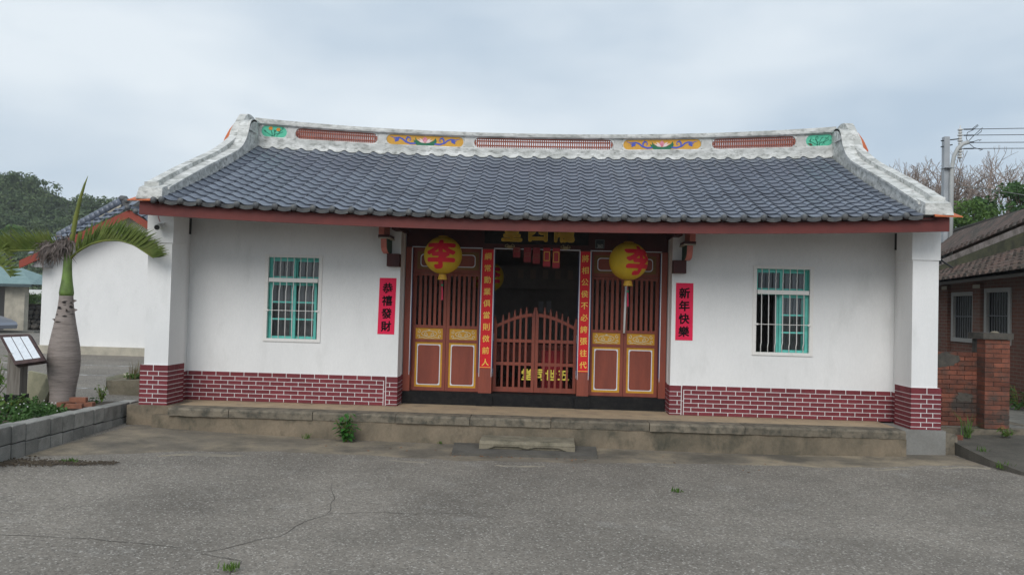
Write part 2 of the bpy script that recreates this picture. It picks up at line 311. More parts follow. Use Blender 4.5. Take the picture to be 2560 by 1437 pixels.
# soil drift at the left end of the apron edge
m = MB()
for i in range(1500):
    t = rng.random(); x = -6.0+t*1.5; y = -3.0+0.42*t+0.06*noise.noise(Vector((x*4, 0, 0)))+rng.gauss(0, 0.05+0.07*(1-t)); s = rng.uniform(0.004, 0.014)*(1.2-t*0.6)
    m.ball((x, y, gz(x, y)+0.012+s*0.3), (s*1.4, s, s*0.7), 5, 3)
ob('soil', m, None, SOIL, kind='stuff')
# cracks
cr = MB()
for pts in ([(-4.3,-5.2),(-3.97,-5.18),(-3.27,-5.14),(-2.67,-5.145),(-2.32,-5.24),(-2.23,-5.16),(-2.07,-4.92),(-1.92,-4.79),(-1.86,-4.35),(-1.73,-4.06),(-1.85,-3.4),(-2.06,-2.78)], [(-2.67,-5.145),(-2.3,-5.3),(-1.99,-5.42),(-1.98,-5.6),(-1.9,-5.9)], [(-1.73,-4.06),(-1.3,-3.95),(-0.9,-3.98),(-0.2,-3.8)], [(5.6,-1.9),(5.4,-2.6),(5.5,-3.2)]):
    pp = []
    for i in range(len(pts)-1):
        for k in range(6):
            t = k/6; x = pts[i][0]+(pts[i+1][0]-pts[i][0])*t; y = pts[i][1]+(pts[i+1][1]-pts[i][1])*t
            x += 0.03*noise.noise(Vector((x*5, y*5, 2))); y += 0.03*noise.noise(Vector((x*5, y*5, 8))); pp.append((x, y, gz(x, y)+0.003))
    cr.strip(pp, [rng.uniform(0.003, 0.010) for _ in pp], (0, 0, 1))
ob('crack', cr, ground, M('crack dirt', (0.085,0.076,0.066), (0.13,0.12,0.105), r=1.0, sc_=4))
# raised yard on the left, sloping down to the back
def yz(y): return -0.07 if y < 12 else -0.07-0.38*min(1, (y-12)/18)
m = MB(); yy = [0.62, 3, 6, 9, 12, 16, 20, 25, 30, 45, 70, 110]
for y in yy: m.v += [(-120, y, yz(y)), (-5.5, y, yz(y))]
m.v += [(-120, 0.62, -0.5), (-5.5, 0.62, -0.5)]; n = len(yy)
m.f = [(2*i, 2*i+1, 2*i+3, 2*i+2) for i in range(n-1)] + [(2*n, 2*n+1, 1, 0)]; m.m = [0]*len(m.f)
yard = ob('yard', m, None, ASPH, kind='structure')
lm = MB()
for (y, x0, x1) in ((2.3, -9.5, -6.6), (4.6, -14, -6.4), (6.9, -15, -6.3)): lm.box(x0, x1, y, y+0.07, -0.07, -0.066)
ob('parking_line', lm, yard, M('worn white road paint', (0.42,0.42,0.41), (0.19,0.185,0.18), r=0.85, sc_=5, lo=0.45, hi=0.55))
# side yard and ramp on the right
m = MB(); m.add([(5.45,0.62,-0.02),(60,0.62,-0.02),(60,60,-0.02),(5.45,60,-0.02),(5.45,0.62,-0.5),(60,0.62,-0.5)], [(0,1,2,3),(4,5,1,0)])
ob('side_yard', m, None, OLDCONC, kind='structure')
rp_ = MB(); A = [(5.83,0.62),(5.80,0.2),(5.77,-0.4),(5.80,-0.85),(5.92,-1.3),(6.2,-1.7)]
for i, (x, y) in enumerate(A):
    t = i/5; z = -0.10*(1-t)+(-0.33)*t
    rp_.v += [(x, y, -0.45), (x, y, z), (7.0, y, z+0.03), (12, y, z+0.06)]
rp_.f = [(4*i+k, 4*i+k+1, 4*i+k+5, 4*i+k+4) for i in range(5) for k in range(3)]; rp_.m = [0]*len(rp_.f)
ob('ramp', rp_, None, M('dark ramp concrete', (0.11,0.10,0.084), (0.075,0.069,0.058), r=0.92, sc_=2.5, c3=(0.05,0.052,0.045), sc3=6, amt3=0.7, fine=0.2, fsc=60, bump=0.3), kind='structure')

# ------------------------------------------------------------------ the ancestral hall
hall = thing('ancestral_hall', 'single-storey white hall with blue-grey tiled roof and painted ridge', 'building', (0, 3, -0.36))
UB = MB().box(-0.5, 0.5, -0.5, 0.5, -0.5, 0.5).mesh('brick', BRICKP)
def brick(parent, x0, x1, y0, y1, z0, z1, mesh=None, name='brick'):
    o = ob(name, mesh or UB); o.location = ((x0+x1)/2, (y0+y1)/2, (z0+z1)/2); o.scale = (x1-x0, y1-y0, z1-z0)
    par(o, parent); return o

# platform
plat = ob('platform', MB().box(-5.3, 5.05, -0.21, 7.2, -0.7, -0.112).box(-5.62, 5.62, 0.3, 7.2, -0.7, -0.113), hall, CONC)
ob('floor_slab', MB().box(-5.3, 5.05, 0.101, 1.6, -0.11, -0.004).box(-5.3, 5.05, 1.61, 7.2, -0.11, -0.004), plat, TANTOP)
sx = [-5.06, -4.2, -3.02, -1.86, -0.83, 0.28, 1.62, 2.9, 4.05, 5.04]
for i in range(len(sx)-1):
    dy = 0.012*((i*7) % 3-1); x0, x1 = sx[i]+0.004, sx[i+1]-0.004
    n = 14; b = MB()
    for k in range(n+1):
        x = x0+(x1-x0)*k/n; e1 = 0.014*noise.noise(Vector((x*7, 1, i)))+0.008*noise.noise(Vector((x*23, 4, i))); e2 = 0.006*noise.noise(Vector((x*5, 9, i))); c_ = 0.02+0.014*abs(noise.noise(Vector((x*9, 5, i))))
        b.v += [(x, -0.232+dy+e1, -0.11+e2), (x, -0.236+dy+e1, -0.018-c_*0.4), (x, -0.236+dy+e1+c_, e2*0.5), (x, 0.1, 0.0), (x, 0.1, -0.11)]
    b.f = [(k*5+j, (k+1)*5+j, (k+1)*5+(j+1) % 5, k*5+(j+1) % 5) for k in range(n) for j in range(5)]+[(4,3,2,1,0), tuple(n*5+j for j in range(5))]; b.m = [0]*len(b.f)
    ob('coping_slab', b, plat, COPING)
ob('pier_footing', MB().box(-5.74, -5.07, -0.06, 0.6, -0.7, -0.002), plat, CONC)
ob('pier_footing', MB().box(5.05, 5.63, -0.075, 0.6, -0.7, -0.002), plat, NEWCONC, label='newer grey cement footing under the right pier')
ob('platform_end', MB().add([(5.63,-0.05,-0.7),(5.85,0.0,-0.7),(5.85,0.6,-0.7),(5.63,0.6,-0.7),(5.63,-0.05,-0.03),(5.83,0.02,-0.07),(5.83,0.6,-0.05),(5.63,0.6,-0.02)], [(0,1,5,4),(1,2,6,5),(4,5,6,7),(0,4,7,3)]), plat, COPING)

# piers with painted brick bases
CH = 0.0636
def pier(s):
    a = lambda x0, x1: (min(s*x0, s*x1), max(s*x0, s*x1))
    X = a(5.205, 5.555)
    p = ob('pier', MB().box(*X, 0.02, 0.5, 0.5, 3.0), hall, PLASTER)
    ob('capital', MB().box(*a(5.188, 5.572), 0.004, 0.497, 2.316, 2.99), p, PLASTER)
    B = a(5.195, 5.598)
    ob('brick_base', MB().box(*B, 0.004, 0.502, 0.0, 0.566), p, MORTAR)
    x0, x1 = a(5.19, 5.602); w = x1-x0; j = 0.006
    zs = [0.0]+[0.034+CH*i for i in range(9)]; zs[-1] = 0.572
    for r in range(9):
        z0, z1 = zs[r]+(0.005 if r else 0), zs[r+1]-0.005
        cuts = [0, 0.47, 1] if r % 2 == 0 else [0, 0.27, 0.66, 1]
        if s > 0: cuts = [1-c for c in reversed(cuts)]
        for i in range(len(cuts)-1):
            brick(p, x0+w*cuts[i]+(j if i else 0), x0+w*cuts[i+1]-(j if i < len(cuts)-2 else 0), 0.0, 0.0039, z0, z1)
        ys = [0, 0.19, 0.34, 0.506] if r % 2 == 0 else [0, 0.26, 0.506]
        for i in range(len(ys)-1):
            xa, xb = a(5.19, 5.1949); brick(p, xa, xb, ys[i]+(j if i else 0), ys[i+1]-(j if i < len(ys)-2 else 0), z0, z1)
    # outer flank
    for r in range(9):
        z0, z1 = zs[r]+(0.005 if r else 0), zs[r+1]-0.005; xa, xb = a(5.5981, 5.602)
        for i in range(2): brick(p, xa, xb, 0.25*i+0.005, 0.25*i+0.245, z0, z1)
    # recessed return between pier and wall
    q = ob('return_wall', MB().box(*a(5.28, 5.5), 0.503, 7.0, 0.0, 2.86), hall, PLASTER)
    ob('brick_base', MB().box(*a(5.262, 5.27999), 0.507, 0.762, 0.0, 0.432), q, MORTAR)
    for r in range(7):
        z0 = 0.052+CH*(r-1)+0.005 if r else 0.0; z1 = 0.052+CH*r-0.005
        ys = [0.508, 0.64, 0.76] if r % 2 else [0.508, 0.76]
        for i in range(len(ys)-1):
            xa, xb = a(5.258, 5.2619); brick(q, xa, xb, ys[i]+0.004, ys[i+1]-0.004, z0, z1)
    ob('purlin_end', MB().box(*a(5.225, 5.279), 0.56, 0.66, 2.50, 2.74), hall, M('dark beam end', (0.03,0.028,0.03), r=0.7))
    # gable above the return wall
    ob('gable', MB().prism([(0.503,2.862),(7.0,2.862),(5.6,3.25),(3.75,4.1),(2.25,4.1)], 'X', *a(5.29, 5.49)), hall, PLASTER)
pier(-1); pier(1)

# front walls with window openings, brick dado
YW = 0.763
def front_wall(s):
    a = lambda x0, x1: (min(s*x0, s*x1), max(s*x0, s*x1))
    F1, F2, wt, wb = 3.245, 4.085, 2.235, 0.925
    m = MB()
    for X, z0, z1 in ((a(2.036, F1), 0, 3.1), (a(F2, 5.279), 0, 3.1), (a(F1, F2), wt, 3.1), (a(F1, F2), 0, wb)): m.box(*X, YW, 1.02, z0, z1)
    w = ob('wall', m, hall, PLASTER)
    ob('wall_return', MB().box(*a(2.032, 2.4), 1.021, 1.5, 0.0, 3.2), hall, PLASTER)
    ob('brick_base', MB().box(*a(2.032, 5.2795), YW-0.012, YW-0.001, 0, 0.432), w, MORTAR)
    ob('brick_base', MB().box(*a(2.0305, 2.0359), YW-0.001, 1.02, 0, 0.432), w, MORTAR)
    ob('brick_base', MB().box(*a(2.0275, 2.0319), 1.022, 1.3, 0, 0.432), w, MORTAR)
    y0, y1 = YW-0.0165, YW-0.0121
    def fb(xa, xb, z0, z1): brick(w, *a(xa, xb), y0, y1, z0, z1)
    # corner column of bricks, upright stretcher, then the field
    cz = [0, 0.024]+[0.024+CH*i for i in range(1, 7)]; cz[-1] = 0.436
    for r in range(7):
        z0, z1 = cz[r]+(0.004 if r else 0), cz[r+1]-0.005
        if z1-z0 < 0.01: continue
        if r % 2 == 0: fb(2.029, 2.198, z0, z1)
        else: fb(2.029, 2.138, z0, z1); fb(2.150, 2.198, z0, z1)
        for yy0, yy1 in ([(YW-0.01, 1.018)] if r % 2 else [(YW-0.01, 0.88), (0.892, 1.018)]):
            xa, xb = a(2.0265, 2.0304); brick(w, xa, xb, yy0, yy1, z0, z1)
        for yy0, yy1 in ([(1.024, 1.15), (1.162, 1.3)] if r % 2 else [(1.024, 1.3)]):
            xa, xb = a(2.0235, 2.0274); brick(w, xa, xb, yy0, yy1, z0+0.012, z1+0.012)
    fb(2.210, 2.232, 0.0, 0.205); fb(2.210, 2.232, 0.213, 0.41)
    fz = [0, 0.052]+[0.052+CH*i for i in range(1, 7)]; L = 0.2165
    for r in range(7):
        z0, z1 = fz[r]+(0.005 if r else 0), min(fz[r+1], 0.436)-0.005; x = 2.244; k = 0
        if r == 6: z0, z1 = 0.375, 0.4345
        x = 2.244 if r < 6 else 2.215
        first = L if r % 2 == 0 else L*0.5
        while x < 5.27:
            wd = first if k == 0 else L
            fb(x, min(x+wd-0.011, 5.262), z0, z1); x += wd; k += 1
    # window
    wd = ob('window', MB(), hall)
    X0, X1 = a(F1, F2)
    fr = MB(); t = 0.045; zm = 1.845
    for z0, z1, xa, xb in ((wt-t, wt, X0-0.02, X1+0.02), (wb-0.01, wb+t-0.01, X0-0.02, X1+0.02), (zm-0.03, zm+0.03, X0+t, X1-t)): fr.box(xa, xb, YW-0.018, YW+0.03, z0, z1)
    for xa, xb in ((X0-0.019, X0+t-0.012), (X1-t+0.012, X1+0.019)): fr.box(xa, xb, YW-0.017, YW+0.031, wb+t-0.0101, wt-t+0.0001)
    wd.data = fr.mesh('grille_frame', BARW); wd.name = 'window'
    ob('reveal', MB().box(X0, X0+0.004, YW+0.035, 1.0, wb, wt).box(X1-0.004, X1, YW+0.035, 1.0, wb, wt), wd, CREAM)
    for i in range(7):
        x = X0+t+(X1-X0-2*t)*(i+0.62)/7.3
        for z0, z1 in ((zm+0.03, wt-t), (wb+t-0.01, zm-0.03)):
            d = 0.018 if z1 < 1.9 else 0
            ob('bar', MB().tube([(x, YW+0.005, z0), (x-0.003, YW+0.005-d*0.3, z0+0.09), (x+0.002, YW+0.005-d, z0+0.14), (x-0.002, YW+0.005-d, z1-0.14), (x+0.003, YW+0.005, z1-0.06), (x, YW+0.005, z1)], 0.0068, 6), wd, BARW, True)
    zb = 1.385 if s < 0 else 1.37
    ob('cross_bar', MB().tube([(X0+0.02, YW-0.02, zb), (X1-0.02, YW-0.02, zb)], 0.005, 6).box(X0+0.01, X0+0.06, YW-0.03, YW-0.012, zb-0.012, zb+0.012).box(X1-0.06, X1-0.01, YW-0.03, YW-0.012, zb-0.012, zb+0.012), wd, BARW)
    # teal casements
    Y0 = 0.835; T = 0.045
    def sash(x0, x1, z0, z1, y, rows, tt=0.038):
        f = MB(); f.box(x0, x1, y, y+0.04, z1-tt, z1).box(x0, x1, y, y+0.04, z0, z0+tt).box(x0, x0+tt, y+0.001, y+0.039, z0+tt, z1-tt).box(x1-tt, x1, y+0.001, y+0.039, z0+tt, z1-tt)
        for i in range(1, rows):
            z = z0+tt+(z1-z0-2*tt)*i/rows; f.box(x0+tt, x1-tt, y+0.006, y+0.034, z-0.012, z+0.012)
        o = ob('sash', f, wd, TEAL)
        ob('pane', MB().add([(x0+tt, y+0.02, z0+tt), (x1-tt, y+0.02, z0+tt), (x1-tt, y+0.02, z1-tt), (x0+tt, y+0.02, z1-tt)], [(0,1,2,3)]), wd, GLASS)
    ob('window_frame', MB().box(X0, X1, Y0-0.02, Y0+0.10, wt-0.06, wt).box(X0, X1, Y0-0.02, Y0+0.10, wb, wb+0.03).box(X0, X0+0.03, Y0-0.02, Y0+0.10, wb+0.03, wt-0.06).box(X1-0.03, X1, Y0-0.02, Y0+0.10, wb+0.03, wt-0.06).box(X0+0.03, X1-0.03, Y0-0.021, Y0+0.101, zm-0.035, zm+0.02), wd, TEAL)
    xm = (X0+X1)/2; k = X1-X0
    sash(X0+0.032, xm+0.01, zm+0.022, wt-0.062, Y0, 1); sash(xm-0.01, X1-0.032, zm+0.022, wt-0.062, Y0+0.045, 1)
    if s < 0:
        sash(X0+0.034, xm+0.02, wb+0.032, zm-0.037, Y0, 3); sash(xm-0.075, X1-0.09, wb+0.032, zm-0.037, Y0+0.045, 3)
    else:
        sash(xm-0.03, X1-0.034, wb+0.032, zm-0.037, Y0, 3); sash(xm-0.06, X1-0.075, wb+0.032, zm-0.037, Y0+0.045, 3)
    cm = MB(); n = 40; ca, cb = (X0-0.1, X1+0.1) if s < 0 else (xm-0.05, X1+0.1)
    pp = [(ca+(cb-ca)*i/n, 1.06+0.02*math.sin(i*1.9)) for i in range(n+1)]
    cm.v = [(x, y, z) for x, y in pp for z in (wb-0.1, wt)]; cm.f = [(2*i, 2*i+2, 2*i+3, 2*i+1) for i in range(n)]; cm.m = [0]*n
    ob('curtain', cm, wd, CURTAIN, True)
front_wall(-1); front_wall(1)
# rear wall, ceiling-high partitions and floors: closed rooms behind the openings
ob('wall', MB().box(-5.28, 5.28, 6.8, 7.0, 0, 2.85), hall, PLASTER)
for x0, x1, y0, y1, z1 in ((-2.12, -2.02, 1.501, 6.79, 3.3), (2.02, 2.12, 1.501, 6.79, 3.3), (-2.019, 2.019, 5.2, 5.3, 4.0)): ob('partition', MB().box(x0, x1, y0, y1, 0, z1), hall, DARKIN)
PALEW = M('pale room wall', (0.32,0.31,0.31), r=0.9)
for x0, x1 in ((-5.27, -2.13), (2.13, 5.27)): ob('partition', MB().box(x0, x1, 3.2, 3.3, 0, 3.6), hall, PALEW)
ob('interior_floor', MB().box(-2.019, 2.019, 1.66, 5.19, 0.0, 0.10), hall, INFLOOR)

# door recess
dr = ob('door_frame', MB().box(-2.02, 2.02, 1.15, 1.40, 2.42, 2.62), hall, DARKRED)
for x0, x1 in ((-2.022, -1.915), (1.915, 2.022), (-0.845, -0.642), (0.67, 0.852)): ob('door_post', MB().box(x0, x1, 1.13, 1.36, 0.19, 2.419), dr, DOORRED)
ob('lintel_board', MB().box(-2.02, 2.02, 1.17, 1.42, 2.621, 3.3), dr, DARKRED)
th = ob('threshold', MB().box(-2.018, 2.018, 1.11, 1.5, -0.003, 0.188), hall, BLACKP)
for x0, x1 in ((-0.87, -0.62), (0.645, 0.875)): ob('post_base', MB().box(x0, x1, 1.07, 1.109, -0.002, 0.15), th, BLACKP)
ln = MB(); yl = 1.127
def vline(x, z0, z1, w=0.013, hook=0): ln.strip([(x, yl, z0), (x, yl, (z0+z1)/2), (x, yl, z1)], [0.006, w, w], (0, -1, 0))
for x in (-1.925, -0.838, -0.648, 0.677, 0.845, 1.925): vline(x, 0.44, 2.41)
for x0, x1 in ((-1.925, -0.838), (-0.648, 0.677), (0.845, 1.925)): ln.strip([(x0-0.006, 1.147, 2.425), (x1+0.006, 1.147, 2.425)], 0.013, (0, -1, 0))
ob('white_outline', ln, dr, WHITEP)
nv = MB()
for x, d in ((-1.925, 1), (-0.838, -1), (-0.648, 1), (0.677, -1), (0.845, 1), (1.925, -1)): nv.strip([(x+d*0.014, yl+0.0006, 0.5), (x+d*0.014, yl+0.0006, 2.40)], 0.014, (0, -1, 0))
ob('navy_outline', nv, dr, NAVY)
def rrect(x0, x1, z0, z1, r, n=5):
    P = []
    for cx, cz, a0 in ((x1-r, z0+r, -90), (x1-r, z1-r, 0), (x0+r, z1-r, 90), (x0+r, z0+r, 180)):
        for i in range(n+1):
            a = R(a0+90*i/n); P.append((cx+r*math.cos(a), cz+r*math.sin(a)))
    return P
def ringstrip(mb, P, w, y, mi=0):
    n = len(P); cx = sum(p[0] for p in P)/n; cz = sum(p[1] for p in P)/n
    hx = max(p[0] for p in P)-cx; hz = max(p[1] for p in P)-cz
    Q = [(cx+(p[0]-cx)*(hx-w)/hx, cz+(p[1]-cz)*(hz-w)/hz) for p in P]
    mb.add([(p[0], y, p[1]) for p in P]+[(p[0], y, p[1]) for p in Q], [(i, (i+1)%n, (i+1)%n+n, i+n) for i in range(n)], mi)
def spiral(cx, cz, r, turns, a0, d=1, n=14): return [(cx+r*(1-0.8*i/n)*math.cos(a0+d*turns*2*math.pi*i/n), cz+r*(1-0.8*i/n)*math.sin(a0+d*turns*2*math.pi*i/n)) for i in range(n+1)]
def leaf_door(x0, x1, zt=2.03):
    Y = 1.27; s = 0.048
    d = ob('door_leaf', MB().box(x0, x0+s, Y, Y+0.05, 0.19, zt).box(x1-s, x1, Y, Y+0.05, 0.19, zt).box(x0+s, x1-s, Y+0.001, Y+0.049, zt-0.045, zt).box(x0+s, x1-s, Y+0.001, Y+0.049, 1.165, 1.21).box(x0+s, x1-s, Y+0.001, Y+0.049, 0.945, 0.992).box(x0+s, x1-s, Y+0.001, Y+0.049, 0.19, 0.245), hall, DOORRED)
    n = 5; gw = (x1-x0-2*s)/(2*n+1)
    for i in range(n):
        x = x0+s+gw*(2*i+1); ob('slat', MB().box(x-0.002, x+gw+0.002, Y+0.012, Y+0.036, 1.21, zt-0.045), d, DOORRED)
    ob('carved_panel', MB().box(x0+s, x1-s, Y+0.016, Y+0.03, 0.992, 1.165), d, OCHRE)
    cx, cz = (x0+x1)/2, 1.078; c = MB(); y = Y+0.013
    for sg in (-1, 1):
        for P in (spiral(cx+sg*0.045, cz-0.012, 0.034, 1.2, R(90), -sg), spiral(cx+sg*0.165, cz+0.03, 0.03, 1.0, R(90), sg), spiral(cx+sg*0.17, cz-0.04, 0.028, 1.0, R(-90), -sg), [(cx+sg*0.12*math.cos(R(a)), cz+0.045*math.sin(R(a))) for a in range(-90, 91, 15)], [(cx, cz-0.062), (cx+sg*0.05, cz-0.072), (cx+sg*0.1, cz-0.058), (cx+sg*0.16, cz-0.066)]):
            c.strip([(p[0], y, p[1]) for p in P], 0.008, (0, -1, 0))
    c.ball((cx, y, cz+0.055), (0.018, 0.003, 0.01), 6, 4)
    ob('scroll_relief', c, d, M('cream relief', (0.62,0.58,0.42), r=0.6))
    ob('ochre_border', MB().box(x0+s-0.002, x1-s+0.002, Y+0.014, Y+0.03, 0.243, 0.947), d, OCHRE)
    bx0, bx1, z0, z1 = x0+s+0.032, x1-s-0.032, 0.278, 0.912
    f = MB(); P = rrect(bx0, bx1, z0, z1, 0.012); f.add([(p[0], Y+0.0125, p[1]) for p in P], [tuple(range(len(P)))])
    ob('white_border', f, d, WHITEP)
    f = MB(); P = rrect(bx0+0.013, bx1-0.013, z0+0.013, z1-0.013, 0.035); f.add([(p[0], Y+0.0105, p[1]) for p in P], [tuple(range(len(P)))])
    ob('lower_panel', f, d, DOORRED)
for x0, x1 in ((-1.912, -1.385), (-1.38, -0.852), (0.858, 1.384), (1.389, 1.912)): leaf_door(x0, x1)
for x0, x1 in ((-1.913, -0.848), (0.855, 1.913)):
    t = ob('transom', MB().box(x0, x1, 1.265, 1.325, 2.034, 2.419), hall, DOORRED)
    f = MB(); ringstrip(f, rrect(x0+0.05, x1-0.05, 2.085, 2.365, 0.004, 2), 0.05, 1.262); ob('ochre_border', f, t, M('dull ochre paint', (0.20,0.105,0.03), r=0.6))
    f = MB(); ringstrip(f, rrect(x0+0.1, x1-0.1, 2.125, 2.325, 0.05), 0.012, 1.2605); ob('white_border', f, t, WHITEP)

# low picket gate in the doorway
def gtop(x): return 1.20+0.215*math.cos(min(1, abs(x-0.01)/0.66)*math.pi/2)
def gate(s):
    a = lambda x0, x1: (min(x0, x1), max(x0, x1)); Y = 1.34; e = -0.638 if s < 0 else 0.664
    gl = ob('gate_leaf', MB(), hall); f = MB()
    i0, i1 = a(0.012+s*0.003, 0.012+s*0.052); f.box(i0, i1, Y, Y+0.045, 0.2, 1.40); f.prism([(i0, 1.40), (i1, 1.40), (i1-(0.03 if s > 0 else 0), 1.50), (i1-(0.03 if s > 0 else 0), 1.53), (i0+(0.03 if s < 0 else 0), 1.53), (i0+(0.03 if s < 0 else 0), 1.50)], 'Y', Y, Y+0.045)
    o0, o1 = a(e, e-s*0.05); f.box(o0, o1, Y, Y+0.045, 0.2, 1.26); f.prism([(o0, 1.26), (o1, 1.26), (o1-(0.0 if s > 0 else 0.02), 1.33), (o1-(0 if s > 0 else 0.03), 1.375), (o0+(0.03 if s > 0 else 0), 1.375), (o0+(0.02 if s > 0 else 0), 1.33)], 'Y', Y, Y+0.045)
    gl.data = f.mesh('gate_leaf', DOORRED)
    xa, xb = a(0.012+s*0.052, e-s*0.05)
    for z0, z1 in ((0.2, 0.275), (0.615, 0.665), (0.975, 1.025)): ob('rail', MB().box(xa, xb, Y+0.008, Y+0.04, z0, z1), gl, DOORRED)
    P = []; n = 12
    for i in range(n+1): x = xa+(xb-xa)*i/n; P.append((x, gtop(x)-0.03))
    for i in range(n, -1, -1): x = xa+(xb-xa)*i/n; P.append((x, gtop(x)+0.022))
    f = MB()
    for i in range(n): f.add([(P[i][0], y, P[i][1]) for y in (Y+0.007, Y+0.041)]+[(P[i+1][0], y, P[i+1][1]) for y in (Y+0.007, Y+0.041)]+[(P[2*n+1-i][0], y, P[2*n+1-i][1]) for y in (Y+0.007, Y+0.041)]+[(P[2*n-i][0], y, P[2*n-i][1]) for y in (Y+0.007, Y+0.041)], [(0,2,6,4),(1,5,7,3),(4,6,7,5),(0,1,3,2)])
    ob('arched_rail', f, gl, DOORRED)
    for i in range(5):
        x = xa+(xb-xa)*(i+1)/6; w = 0.0165; t = gtop(x)
        ob('picket', MB().box(x-w, x+w, Y+0.012, Y+0.036, 0.27, t+0.05).prism([(x-w, t+0.05), (x+w, t+0.05), (x+w*0.45, t+0.10), (x+w*0.5, t+0.125), (x-w*0.5, t+0.125), (x-w*0.45, t+0.10)], 'Y', Y+0.012, Y+0.036), gl, DOORRED)
    for z in (1.05, 0.5): ob('hinge', MB().box(e-0.006, e+0.006, Y-0.012, Y+0.01, z-0.06, z+0.06), gl, GALV)
    return gl
gate(-1); gr = gate(1)
for ch, x in zip('堂同世五', (-0.10, 0.085, 0.275, 0.47)): write(ch, gr, PAINTY, x, 1.395, 0.475, 0.165, 0.03, 'lettering', shear=0)

# corbelled brackets at the ends of the front walls
def bracket(s):
    a = lambda x0, x1: (min(s*x0, s*x1), max(s*x0, s*x1))
    b = ob('bracket', MB().box(*a(2.03, 2.215), 0.60, YW-0.002, 2.085, 2.275), hall, DARKRED)
    prof = [(0.75, 2.277), (0.64, 2.277), (0.54, 2.285), (0.46, 2.31), (0.41, 2.35), (0.39, 2.40), (0.38, 2.478), (0.75, 2.478)]
    ob('bracket_body', MB().prism(prof, 'X', *a(2.17, 2.256)), b, GREENB)
    f = MB(); X = a(2.182, 2.264); q = prof[1:7]
    for i in range(len(q)-1): f.add([(X[j], q[i+k][0]-0.012*(1-h), q[i+k][1]-0.004) for h in (0, 1) for k, j in ((0, 0), (0, 1), (1, 1), (1, 0))], [(0,1,2,3),(1,5,6,2),(0,3,7,4)])
    ob('bracket_edge', f, b, SALMON)
    ob('bracket_plate', MB().box(*a(2.13, 2.30), 0.35, 0.75, 2.479, 2.496), b, CREAM)
    ob('bracket_block', MB().box(*a(2.14, 2.305), 0.36, 0.75, 2.497, 2.535), b, DARKRED)
    ob('bracket_head', MB().box(*a(2.21, 2.29), 0.32, 0.75, 2.536, 2.80), b, SALMON)
    ob('tie_beam', MB().box(*a(2.0, 2.12), 0.42, 1.16, 2.62, 2.9), b, DARKRED)
bracket(-1); bracket(1)

# ------------------------------------------------------------------ roof
Y0R, Y1R = -0.56, 2.93; ROWS = 17; PITCH = 0.2615
def ze(x): return 2.742+0.112*(x/5.1)**2
def ztop(x): return 4.165+0.105*(abs(x)/5.2)**2
def S(x, s):
    y = Y0R+(Y1R-Y0R)*s; a, b = ze(x), ztop(x)
    return Vector((x, y, a+(b-a)*(s-0.045*math.sin(math.pi*s))))
m = MB(); nX, nS = 24, 6
for i in range(nX+1):
    x = -5.28+10.56*i/nX
    for j in range(nS+1):
        p = S(x, j/nS*1.0); m.v.append((p.x, p.y+0.03, p.z-0.05))
for i in range(nX+1):
    x = -5.28+10.56*i/nX
    for j in range(nS+1):
        p = S(x, j/nS*1.0); m.v.append((p.x, 6.0-p.y-0.03, p.z-0.05))
q = nS+1; o2 = (nX+1)*q
m.f = [(i*q+j, (i+1)*q+j, (i+1)*q+j+1, i*q+j+1) for i in range(nX) for j in range(nS)] + [(o2+i*q+j, o2+i*q+j+1, o2+(i+1)*q+j+1, o2+(i+1)*q+j) for i in range(nX) for j in range(nS)] + [(i*q+nS, (i+1)*q+nS, o2+(i+1)*q+nS, o2+i*q+nS) for i in range(nX)]
m.m = [0]*len(m.f)
roof = ob('roof', m, hall, M('dark roof deck', (0.05,0.035,0.03), r=0.9), True)
# the S-shaped tile: sharp roll on the left edge, broad pan to the right
def tprof(u):
    if u < 0.13: return 0.033-0.020*((0.13-u)/0.13)**2
    if u < 0.56: return 0.0125+0.0205*math.cos(math.pi*(u-0.13)/0.43)
    return -0.008+0.011*((u-0.56)/0.44)**2
US = [0.0, 0.05, 0.11, 0.17, 0.23, 0.30, 0.38, 0.48, 0.60, 0.74, 0.88, 1.0]
SL = (S(0, 1)-S(0, 0)).length/ROWS
def tile_mesh(thick=0.0205, ln=None):
    ln = ln or SL*1.18; b = MB(); w = PITCH*1.012; n = len(US); lip = 0.010
    pr = [((u-0.5)*w, tprof(u)) for u in US]
    b.add([(x, 0.0, z+thick) for x, z in pr]+[(x, ln, z) for x, z in pr], [(i, i+1, n+i+1, n+i) for i in range(n-1)])
    b.add([(x, 0.0, z+thick) for x, z in pr]+[(x, 0.002, z+thick-lip) for x, z in pr], [(n+i, n+i+1, i+1, i) for i in range(n-1)])
    b.add([(x, 0.002, z+thick-lip) for x, z in pr]+[(x, ln, z-lip) for x, z in pr], [(i+1, i, n+i, n+i+1) for i in range(n-1)])
    x, z = pr[0]; b.add([(x, 0, z+thick), (x, ln, z), (x, ln, z-lip), (x, 0, z+thick-lip)], [(0,1,2,3)])
    me = b.mesh('roof_tile', TILE); me.polygons.foreach_set('use_smooth', [i < n-1 for i in range(len(b.f))]); return me
TM = tile_mesh()
NC = 40; XC = [-5.10+PITCH*0.5-0.02+PITCH*(i) for i in range(NC)]
def tile_matrix(i, r):
    x = XC[i]; s = r/ROWS; p = S(x, s); q_ = S(x, (r+1)/ROWS); e = (S(x+0.05, s)-S(x-0.05, s)).normalized(); d = (q_-p).normalized(); e = (e-d*e.dot(d)).normalized(); n_ = e.cross(d)
    h = random.Random(i*31+r); n_ = (n_+e*h.uniform(-.005, .005)+d*h.uniform(-.006, .006)).normalized(); d = n_.cross(e).normalized(); e = d.cross(n_)
    p = p+n_*h.uniform(0, 0.0015)-d*h.uniform(0, 0.003)
    return Matrix(((e.x, d.x, n_.x, p.x), (e.y, d.y, n_.y, p.y), (e.z, d.z, n_.z, p.z), (0, 0, 0, 1)))
rest = MB()
